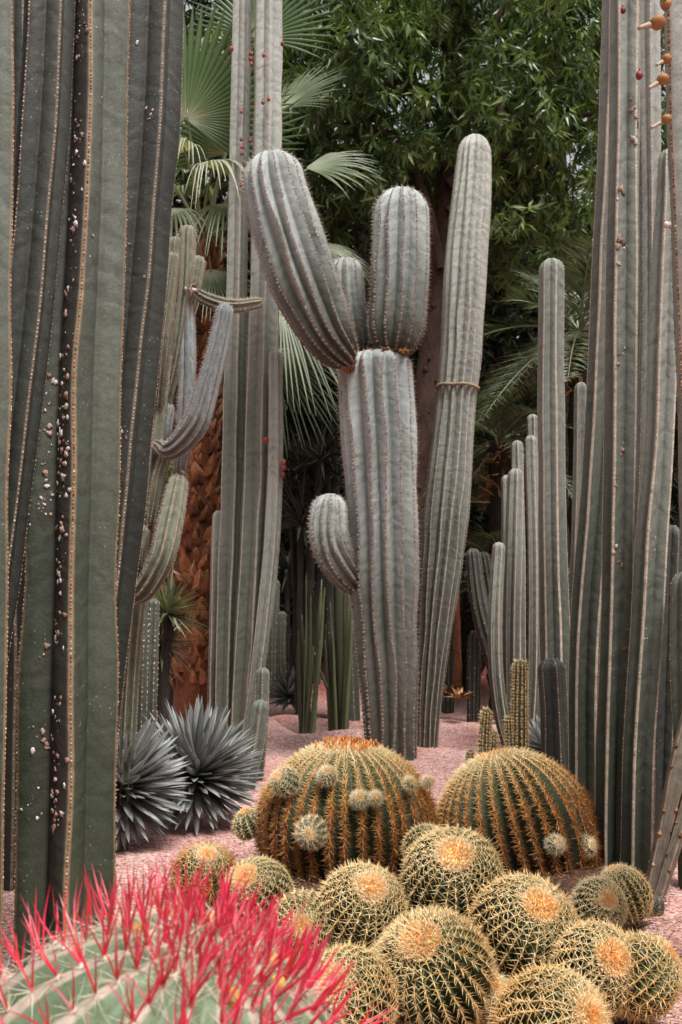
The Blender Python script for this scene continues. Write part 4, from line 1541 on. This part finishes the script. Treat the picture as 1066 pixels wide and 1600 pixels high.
for lab, a, d in (('dim curved column, left one of the pair', [(790, 1110, 14), (772, 1030, 15), (750, 950, 14), (738, 857, 12)], 10.6),
                  ('dim curved column, right one of the pair', [(800, 1110, 13), (788, 1010, 14), (768, 940, 13), (754, 862, 11)], 10.9),
                  ('dim low column beside the reddish bare trunk', [(740, 1100, 10), (741, 1040, 11), (742, 985, 10)], 10.8),
                  ('dim low column behind the slanting cactus foot', [(700, 1090, 10), (702, 1020, 11), (704, 960, 10)], 11.6)):
    column(lab, a, d, nr=9, depth=.2, q=1.6, mat='skin_dark', group=G_C, sp=.06, size=.007, ds=.06, tint=.4)


# ------------------------------------------------------------------ fan palm
def fan_palm():
    d = 9.4
    base = at(302, 1152, d)
    t = thing('fan_palm', 'fan palm with orange-brown scaly trunk and pleated green fans', 'palm', (base[0], base[1], 0))
    org = np.array(t['_o'])
    top = at(316, 372, d)
    r0 = .185
    mb = MB()
    tube(mb, [[base[0], base[1], -.05, r0 * 1.05], [(base[0] * .6 + top[0] * .4), d, top[2] * .4, r0], [top[0], d, top[2], r0 * .75]], 14, 40, .04)
    mb.build('trunk', M['boot'], t)
    # old leaf bases
    mesh_v = []
    for k in range(4):
        mb = MB()
        w, h = .075, .13
        tip = rng.uniform(.035, .06)
        V = np.array([[-w * .5, 0, 0], [w * .5, 0, 0], [w * .62, -.018, h * .35], [-w * .62, -.018, h * .35], [w * .36, -.045, h * .75], [-w * .36, -.045, h * .75],
                      [w * .05 * k, -.05 - tip, h * (1.0 + .1 * k)], [0, -.05, h * .3], [0, -.075, h * .7]])
        f3 = np.array([[0, 1, 7], [1, 2, 7], [2, 4, 8], [4, 6, 8], [6, 5, 8], [5, 3, 8], [3, 0, 7], [7, 2, 8], [7, 8, 3]])
        V = V + rng.normal(0, .006, V.shape)
        mb.add(V, f3, tint=[0, 0, .4, .4, .6, .6, 1, 0, .3])
        mesh_v.append(mb.mesh('leaf_base', M['boot'], smooth=False))
    zt = top[2]
    n = 0
    rows = 44
    for i in range(rows):
        z = .5 + (zt - .55) * i / rows
        f = z / zt
        cx = base[0] + (top[0] - base[0]) * f
        for j in range(6):
            a = (j + .5 * (i % 2)) / 6 * math.pi * 1.3 - math.pi * .65 + rng.normal(0, .1)
            if n >= 290:
                break
            o = bpy.data.objects.new('leaf_base', mesh_v[int(rng.integers(0, 4))])
            o.parent = t
            COL.objects.link(o)
            rr = r0 * (1.0 - .25 * f) * .97
            p = np.array([cx + math.sin(a) * rr, d - math.cos(a) * rr, z + rng.normal(0, .02)])
            o.location = Vector(p - org)
            o.rotation_euler = (rng.normal(0, .12), rng.normal(0, .18), a)
            s = rng.uniform(.8, 1.35)
            o.scale = (s * rng.choice([-1, 1]), s, s)
            n += 1
    mb = MB()
    k = 900
    a = rng.random(k) * 6.28
    zz = rng.uniform(.5, zt, k)
    f = zz / zt
    p = np.stack([base[0] + (top[0] - base[0]) * f + np.sin(a) * r0, d - np.cos(a) * r0, zz], 1)
    cones(mb, p, np.stack([np.sin(a), -np.cos(a), rng.normal(0, 1, k)], 1), rng.uniform(.04, .13, k), .003, rng.random(k))
    stuff(mb.build('fibres', M['dead'], t, smooth=False))

    # fans: hub, direction of the middle segment, face normal, radius, half spread, droop
    crown = at(318, 385, d)

    def fan(hub, ax, nrmv, R, half, droop, mat='leaf_fan', nseg=34, pale=.0, split=.5):
        hub = np.array(hub, float)
        R = R * 1.18
        A_ = nrm(np.array(ax, float))
        Nn = np.array(nrmv, float)
        Nn = nrm(Nn - A_ * (Nn @ A_))
        S_ = np.cross(A_, Nn)
        mb = MB()
        ss = np.array([.02, .2, .4, .55, .7, .85, 1.0])
        da = 2 * half / nseg
        for q in range(nseg):
            a = -half + (q + .5) * da
            Rl = R * (1 - .22 * abs(a / half) ** 2) * rng.uniform(.93, 1.05)
            dv = math.cos(a) * A_ + math.sin(a) * S_
            sv = -math.sin(a) * A_ + math.cos(a) * S_
            V, T_ = [], []
            dr = droop * rng.uniform(.7, 1.4)
            lat = rng.normal(0, .05)
            for s in ss:
                wdt = Rl * s * da * .5 if s <= split else Rl * split * da * .5 * max(0.03, (1 - s) / (1 - split)) ** .7
                c = hub + dv * Rl * s - Nn * 0 + np.array([0, 0, -1]) * dr * R * max(0, s - .35) ** 2 + sv * lat * R * max(0, s - split) ** 1.5
                fold = wdt * .55
                V += [c - sv * wdt - Nn * fold * .5, c + Nn * fold * .5, c + sv * wdt - Nn * fold * .5]
                tt = .97 if s < .05 else (.80 if s < .21 else .35 + pale + .25 * s)
                T_ += [tt, tt + .15 * (s > .3) + .06, tt - .1]
            i = np.arange(len(ss) - 1)[:, None]
            j = np.arange(2)[None]
            f = np.stack([i * 3 + j, i * 3 + j + 1, (i + 1) * 3 + j + 1, (i + 1) * 3 + j], -1).reshape(-1, 4)
            mb.add(np.array(V), f, tint=np.clip(np.array(T_) + rng.normal(0, .05), 0, 1))
        fr = mb.build('frond', M[mat], t)
        mb = MB()
        mid = (crown + hub) / 2 + np.array([0, 0, .06])
        tube(mb, [list(crown) + [.02], list(mid) + [.015], list(hub + A_ * R * .08) + [.008]], 6, 10, .03, tint=.9)
        mb.build('petiole', M['leaf_fan'], fr)

    def H(px, py, dd=0):
        return at(px, py, d + dd)
    # the big upright fan facing us
    fan(H(291, 186, -.3), (.10, -.05, 1), (.1, -1, .05), .98, 2.15, .04, nseg=46, pale=.02, split=.62)
    fan(H(352, 240, .05), (.15, 0, 1), (-.25, -1, .1), .80, 1.9, .10, nseg=38, pale=-.12, split=.6)
    fan(H(258, 262, .3), (-.9, 0, .5), (.1, -1, .3), .8, 1.7, .2, nseg=32, pale=-.1)
    # fans seen nearly edge on, pale hanging tips
    fan(H(325, 262, -.45), (.9, -.35, .05), (0, -.25, 1), .62, 1.5, 1.15, 'leaf_fan_tip', 34, .25, .42)
    fan(H(295, 235, -.4), (-.7, -.5, .25), (0, -.2, 1), .55, 1.5, .95, 'leaf_fan_tip', 30, .2, .42)
    fan(H(352, 318, -.2), (.6, -.5, -.4), (.2, -.6, .9), .6, 1.4, .9, 'leaf_fan_tip', 30, .0, .45)
    fan(H(270, 325, .1), (-.5, -.5, -.5), (-.2, -.6, .9), .7, 1.5, .9, 'leaf_fan_tip', 30, .0, .45)
    # right of the pale columns
    fan(H(440, 170, .25), (.75, 0, .7), (-.5, -.7, .5), .62, 1.2, .25, 'leaf_fan_tip', 30, -.05, .5)
    fan(H(478, 262, .2), (1, -.1, .12), (0, -.75, .65), .62, .9, .45, 'leaf_fan_tip', 26, .0, .5)
    fan(H(485, 382, .2), (.95, -.2, -.3), (.1, -.6, .8), .52, 1.1, .7, 'leaf_fan_tip', 26, .05, .45)
    fan(H(440, 470, .2), (.6, -.2, -.8), (.3, -.8, .5), .95, 1.05, .45, 'leaf_fan_tip', 34, -.1, .45)
    fan(H(425, 540, .45), (.45, -.1, -.9), (.3, -.9, .3), .85, 1.1, .3, 'leaf_fan_tip', 30, -.35, .45)
    fan(H(345, 470, .35), (.1, -.3, -1), (.1, -1, .3), .9, 1.1, .1, 'leaf_fan_tip', 32, -.3, .45)
    fan(H(275, 440, .4), (-.4, -.2, -.9), (-.1, -1, .3), .8, 1.2, .1, 'leaf_fan_tip', 30, -.3, .45)
    fan(H(330, 420, -.25), (.15, -.6, -.8), (.1, -.9, .7), .55, 1.2, .3, 'leaf_fan_tip', 28, -.2, .45)
    fan(H(400, 60, .8), (.3, 0, 1), (0, -1, .2), .8, 1.6, .1, 'leaf_fan', 30, -.15, .5)


fan_palm()


# ------------------------------------------------------------------ feather palms
def feather_palm(label, px, py, d, R, n, elev=(-.5, .9), trunk=True, mat='leaf_feather', azr=(0, 6.283)):
    c = at(px, py, d)
    t = thing('feather_palm', label, 'palm', (c[0], c[1], float(gz(c[0], c[1]))), 'feather palms under the tree')
    if trunk:
        mb = MB()
        tube(mb, [[c[0], c[1], 0, .16], [c[0], c[1], c[2] * .6, .14], [c[0], c[1], c[2], .12]], 10, 30, .10)
        mb.build('trunk', M['bark_dark'], t)
        mb = MB()
        k = 140
        a = rng.random(k) * 6.28
        zz = c[2] - rng.random(k) * .7
        p = np.stack([c[0] + np.cos(a) * .1, c[1] + np.sin(a) * .1, zz], 1)
        cones(mb, p, np.stack([np.cos(a), np.sin(a), rng.uniform(-.9, .8, k)], 1), rng.uniform(.15, .4, k), .014, rng.random(k))
        stuff(mb.build('old_leaf_bases', M['dead'], t, smooth=False))
    for k in range(n):
        a = azr[0] + (azr[1] - azr[0]) * (k + rng.uniform(0, .7)) / n
        e = rng.uniform(*elev)
        dv = np.array([math.cos(a) * math.cos(e), math.sin(a) * math.cos(e), math.sin(e)])
        L = R * rng.uniform(.8, 1.15)
        s = np.linspace(0, 1, 34)
        P = c + dv * (s * L)[:, None] + np.array([0, 0, -1]) * (L * .42 * s ** 2.1)[:, None]
        T_ = nrm(np.gradient(P, axis=0))
        side = nrm(np.cross(T_, [0, 0, 1]))
        up = np.cross(side, T_)
        mb = MB()
        tube(mb, np.concatenate([P[::5], np.linspace(.016, .003, len(P[::5]))[:, None]], 1), 5, 14, .02, tint=.85)
        fr = mb.build('frond', M[mat], t)
        mb = MB()
        ll = L * .27 * np.sin(np.clip(s * .95 + .12, 0, 1) * math.pi) ** .6
        for sg in (-1, 1):
            for off in (0, .5):
                q = slice(4, 34)
                B_ = P[q] + T_[q] * (off * L / 34)
                dd = nrm(side[q] * sg + T_[q] * .75 + up[q] * rng.uniform(.05, .5, (30, 1)) + rng.normal(0, .07, (30, 3)))
                leaf_cards(mb, B_, dd, up[q], ll[q] * rng.uniform(.85, 1.1, 30), .016, np.clip(rng.normal(.45, .22, 30), 0, 1))
        stuff(mb.build('leaflets', M[mat], fr, smooth=False))


feather_palm('feather palm with arching fronds behind the single rounded column', 905, 520, 11.0, 1.5, 26, (-.5, 1.1))
feather_palm('feather palm with yellowed leaf bases behind the slim row', 782, 690, 11.3, 1.25, 20, (-.8, .8))
feather_palm('low feather palm with fronds touching the ground in the shade', 790, 905, 11.6, 1.15, 22, (-.1, 1.0), trunk=False)


# ------------------------------------------------------------------ dark strap-leaved plants
def strap(label, heads, d, L=.55, n=46, mat='leaf_strap', group='dark strap-leaved shrubs in the shade', name='yucca'):
    c = at(heads[0][0], heads[0][1], d)
    t = thing(name, label, 'yucca', (c[0], c[1], float(gz(c[0], c[1]))), group)
    for (px, py) in heads:
        dd = d + rng.uniform(-.3, .3)
        h = at(px, py, dd)
        mb = MB()
        tube(mb, [[c[0], c[1], 0, .05], [(c[0] + h[0]) / 2, dd, h[2] * .5, .04], list(h) + [.035]], 6, 10, .1)
        mb.build('branch', M['bark_dark'], t)
        mb = MB()
        y = np.linspace(1, -.45, n)
        a = np.arange(n) * 2.39996
        r = np.sqrt(1 - y * y)
        dv = np.stack([r * np.cos(a), r * np.sin(a), y], 1) + rng.normal(0, .1, (n, 3))
        k = mb.n
        cl = L * rng.uniform(.7, 1.1, n)
        side = nrm(np.cross(dv, [0.1, .3, 1.0]))
        up = np.cross(side, nrm(dv))
        leaf_cards(mb, np.repeat(h[None], n, 0), dv, up, cl, .034, np.clip(rng.normal(.5, .25, n), 0, 1))
        stuff(mb.build('leaves', M[mat], t, smooth=False))


strap('dark strap-leaved shrub left of the giant cactus, upper one', [(470, 735), (500, 720), (525, 745), (455, 780), (490, 775), (515, 800), (470, 820)], 10.6, .60, 60)
strap('dark strap-leaved shrub low behind the reeds', [(450, 890), (475, 860), (505, 880), (465, 930), (500, 930), (530, 860)], 13.2, .55, 50)
strap('dark strap-leaved shrub low right of the slanting cactus', [(725, 960), (745, 1000), (765, 1020), (712, 1030), (775, 960)], 12.4, .5, 46)
strap('grassy yucca tuft at the foot of the fan palm', [(252, 1010), (262, 960)], 7.3, .36, 90, 'leaf_feather', None)

mb = MB()
p0, p1 = at(716, 1085, 11), at(713, 895, 11)
tube(mb, [list(p0) + [.045], list((p0 + p1) / 2) + [.04], list(p1) + [.03]], 8, 14, .12)
o = mb.build('bare_trunk', mat_bark('bark_red', (.10, .03, .015), (.30, .12, .06), 14))
o['label'] = 'thin reddish bare trunk in the shade right of the slanting cactus'
o['category'] = 'trunk'


def dry_tuft(label, px, py, d):
    mb = MB()
    c = at(px, py, d)
    n = 26
    a = rng.random(n) * 6.28
    dv = np.stack([np.cos(a), np.sin(a), rng.uniform(.1, 1.2, n)], 1)
    leaf_cards(mb, np.repeat(c[None], n, 0), dv, np.tile([0, 0, 1.0], (n, 1)), rng.uniform(.08, .2, n), .06, rng.random(n))
    o = mb.build('dry_plant', M['dead'], smooth=False)
    o['label'] = label
    o['category'] = 'dry plant'


dry_tuft('curled dry brown plant at the edge of the shade', 700, 1083, 11)
dry_tuft('small straw-coloured dry tuft right of the curled one', 718, 1092, 10.6)


# ------------------------------------------------------------------ trees
def crown_leaves(mb, centres, rad, nwhorl, nleaf, L, W, tmean, g=rng, flat=.75):
    """whorls of drooping leaves spread round branch-end centres"""
    n = len(centres) * nwhorl
    C = np.repeat(centres, nwhorl, 0) + nrm(g.normal(0, 1, (n, 3))) * (rad * g.random((n, 1)) ** .5) * [1, 1, flat]
    out = nrm(g.normal(0, .8, (n, 3)) + [0, 0, -.35])
    U = nrm(np.cross(out, g.normal(0, 1, (n, 3))))
    Wv = np.cross(out, U)
    tb = g.normal(tmean, .17, n) + np.repeat(g.normal(0, .2, len(centres)), nwhorl)
    for k in range(nleaf):
        a = 2 * math.pi * k / nleaf + g.normal(0, .25, n)
        d = out * .35 + np.cos(a)[:, None] * U + np.sin(a)[:, None] * Wv + np.array([0, 0, -.55])
        up = nrm(out * -1 + np.array([0, 0, .8]) + g.normal(0, .2, (n, 3)))
        leaf_cards(mb, C + g.normal(0, .02, (n, 3)), d, up, L * g.uniform(.7, 1.15, n), W, np.clip(tb + g.normal(0, .08, n), 0, 1))


def shell(n, c, r, g=rng, lo=.55):
    v = nrm(g.normal(0, 1, (n, 3)))
    return np.array(c) + v * np.array(r) * (lo + (1 - lo) * g.random((n, 1)))


def main_tree():
    d = 12.2
    t = thing('broadleaf_tree', 'broadleaf tree with reddish trunk behind the slanting cactus', 'tree', at(650, 1070, d) * [1, 1, 0])
    k = d / FPX
    mb = MB()
    f = nodes([(650, 1090, 24), (655, 800, 24), (668, 640, 23), (682, 480, 20), (692, 400, 18), (702, 300, 19), (718, 180, 16), (722, 90, 13), (716, -40, 10)], d)
    tube(mb, f, 14, 70, .05)
    for kx in range(22):
        q = rng.integers(5, 60)
        C = hermite(np.array(f), 70)[q]
        a = rng.uniform(-.9, .9)
        blob(mb, [C[0] + math.sin(a) * C[3], C[1] - math.cos(a) * C[3], C[2]], rng.uniform(.012, .035), seg=7, rings=4, rough=.2)
    mb.build('trunk', M['bark'], t)
    for lst in ([(716, 120, 9), (712, 80, 9), (690, 66, 8), (650, 72, 8), (600, 64, 6)], [(702, 90, 8), (690, 40, 8), (650, 25, 7), (590, 30, 5), (560, 60, 4)],
                [(700, 290, 10), (735, 262, 9), (790, 240, 8), (830, 200, 7), (870, 184, 6), (930, 178, 4)], [(820, 205, 5), (850, 192, 4), (880, 205, 3)],
                [(722, 130, 9), (690, 140, 7), (620, 130, 6), (560, 150, 4)], [(690, 420, 9), (660, 300, 8), (620, 220, 6), (560, 190, 4)],
                [(700, 330, 8), (760, 250, 6), (800, 100, 6), (850, 20, 4)], [(720, 120, 8), (780, 20, 7), (830, -60, 5)]):
        mb = MB()
        tube(mb, nodes(lst, d - .2), 8, 24, .06)
        mb.build('branch', M['bark'], t)
    c0 = at(690, 150, d + .2)
    mb = MB()
    C = shell(460, c0, (3.6, 1.8, 2.5), lo=.35)
    C = C[(C[:, 2] > 2.9)]
    # keep the trunk visible where the photo shows it
    px = (C[:, 0] / C[:, 1]) * FPX + 533
    row = 930 - (C[:, 2] - EYE) / C[:, 1] * FPX
    C = C[~((row > 230) & (C[:, 1] < d) & (np.abs(px - 700) < 70))]
    crown_leaves(mb, C, .36, 12, 7, .20, .046, .60)
    mb.build('crown', M['leaf_tree'], t, smooth=False)


main_tree()


def back_tree(label, px, pytop, pybot, d, rx, n, mat='leaf_dark', L=.20, W=.055, tm=.4, ry=1.2, trunk=True):
    top, bot = at(px, pytop, d)[2], at(px, pybot, d)[2]
    c = np.array([at(px, 800, d)[0], d, (top + bot) / 2])
    t = thing('background_tree', label, 'tree', (c[0], c[1], 0), 'trees closing the garden behind')
    if trunk:
        mb = MB()
        tube(mb, [[c[0], d, -.05, .16], [c[0] + .1, d, c[2] * .5, .13], [c[0], d, c[2], .09]], 9, 16, .08)
        mb.build('trunk', M['bark_dark'], t)
    mb = MB()
    C = shell(n, c, (rx, ry, (top - bot) / 2), lo=.5)
    C = C[C[:, 2] > .25]
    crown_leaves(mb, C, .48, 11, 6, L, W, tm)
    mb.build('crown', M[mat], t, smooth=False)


back_tree('dark tree behind the fan palm at the left', 330, -180, 640, 14.5, 2.3, 300, tm=.35)
back_tree('bright green tree top above the giant cactus', 560, -260, 420, 15.5, 2.6, 75, 'leaf_tree', tm=.6)
back_tree('dark dense tree filling the middle behind the trunk', 640, 230, 900, 16.0, 2.6, 340, tm=.3)
back_tree('leafy tree beyond the roped cactus at the right', 880, -220, 420, 15.0, 2.4, 130, 'leaf_tree', tm=.45)
back_tree('dim tree behind the feather palms', 860, 380, 950, 17.0, 2.6, 300, tm=.35)
back_tree('dark tree low behind the left clump', 240, 500, 1050, 15.0, 2.4, 280, tm=.25)
for q, (lab, px) in enumerate((('tall dim tree farthest back at the left', 150), ('tall dim tree farthest back behind the giant cactus', 440),
                              ('tall dim tree farthest back behind the roped cactus', 740), ('tall dim tree farthest back at the right', 1020))):
    back_tree(lab, px, 230 + 40 * (q % 2), 1010, 20.0, 2.9, 300, L=.36, W=.13, tm=.2)
back_tree('dim evergreen at the far left behind the columns', 60, -50, 900, 16.0, 2.6, 260, tm=.3)
back_tree('dim evergreen at the far right behind the columns', 1090, 100, 950, 16.5, 2.8, 260, tm=.3)


for lab, x, y, r in (('added tree behind the viewer, left of the path', -5.5, -7, 3.2), ('added tree behind the viewer, middle of the path', .5, -9, 3.4),
                     ('added tree behind the viewer, right of the path', 6.5, -7.5, 3.2), ('added tree outside the view beyond the left clump', -7.5, 2.5, 2.8),
                     ('added tree outside the view beyond the right clump', 8, 3, 2.8)):
    t = thing('added_tree', lab, 'tree', (x, y, 0), 'unseen trees added to dim the side light')  # unseen trees added to block low sky light behind and beside the camera
    mb = MB()
    tube(mb, [[x, y, -.05, .2], [x + .1, y, 2, .16], [x, y, 4, .1]], 9, 12, .08)
    mb.build('trunk', M['bark_dark'], t)
    mb = MB()
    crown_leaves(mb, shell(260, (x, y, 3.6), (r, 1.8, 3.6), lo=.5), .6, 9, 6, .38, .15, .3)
    mb.build('crown', M['leaf_dark'], t, smooth=False)


def shrub(label, px, pytop, pybot, d, rx, n, tm=.35, mat='leaf_dark'):
    top, bot = at(px, pytop, d)[2], max(0.0, at(px, pybot, d)[2])
    c = np.array([at(px, 800, d)[0], d, (top + bot) / 2])
    t = thing('shrub', label, 'shrub', (c[0], c[1], 0), 'dark shrubs at the back of the garden')
    mb = MB()
    C = shell(n, c, (rx, .8, (top - bot) / 2), lo=.3)
    C = C[C[:, 2] > .2]
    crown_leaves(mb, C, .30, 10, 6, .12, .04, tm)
    mb.build('foliage', M[mat], t, smooth=False)
    mb = MB()
    for k in range(4):
        tube(mb, [[c[0] + rng.normal(0, .1), d, 0, .03], [c[0] + rng.normal(0, rx * .4), d, c[2], .015]], 5, 5, .05)
    mb.build('stems', M['bark_dark'], t)


shrub('dark shrub behind the reeds', 480, 820, 1040, 17.5, 1.5, 110, .2)
shrub('dark shrub right of the giant cactus foot', 700, 820, 1060, 17.0, 1.3, 100, .2)
shrub('dark shrub behind the slim row', 830, 860, 1080, 16.5, 1.4, 100, .2)
shrub('dark shrub behind the palm trunk', 290, 840, 1090, 13.0, 1.3, 100, .2)
shrub('dark shrub in the far right corner', 1000, 860, 1120, 15.0, 1.6, 100, .2)
shrub('small bright green bush seen beside the giant cactus', 660, 840, 900, 13.5, .28, 14, .8, 'leaf_tree')
shrub('small bright green bush left of the palm trunk', 250, 700, 800, 11.5, .35, 22, .9, 'leaf_tree')

for o in bpy.data.objects:
    if '_o' in o:
        del o['_o']
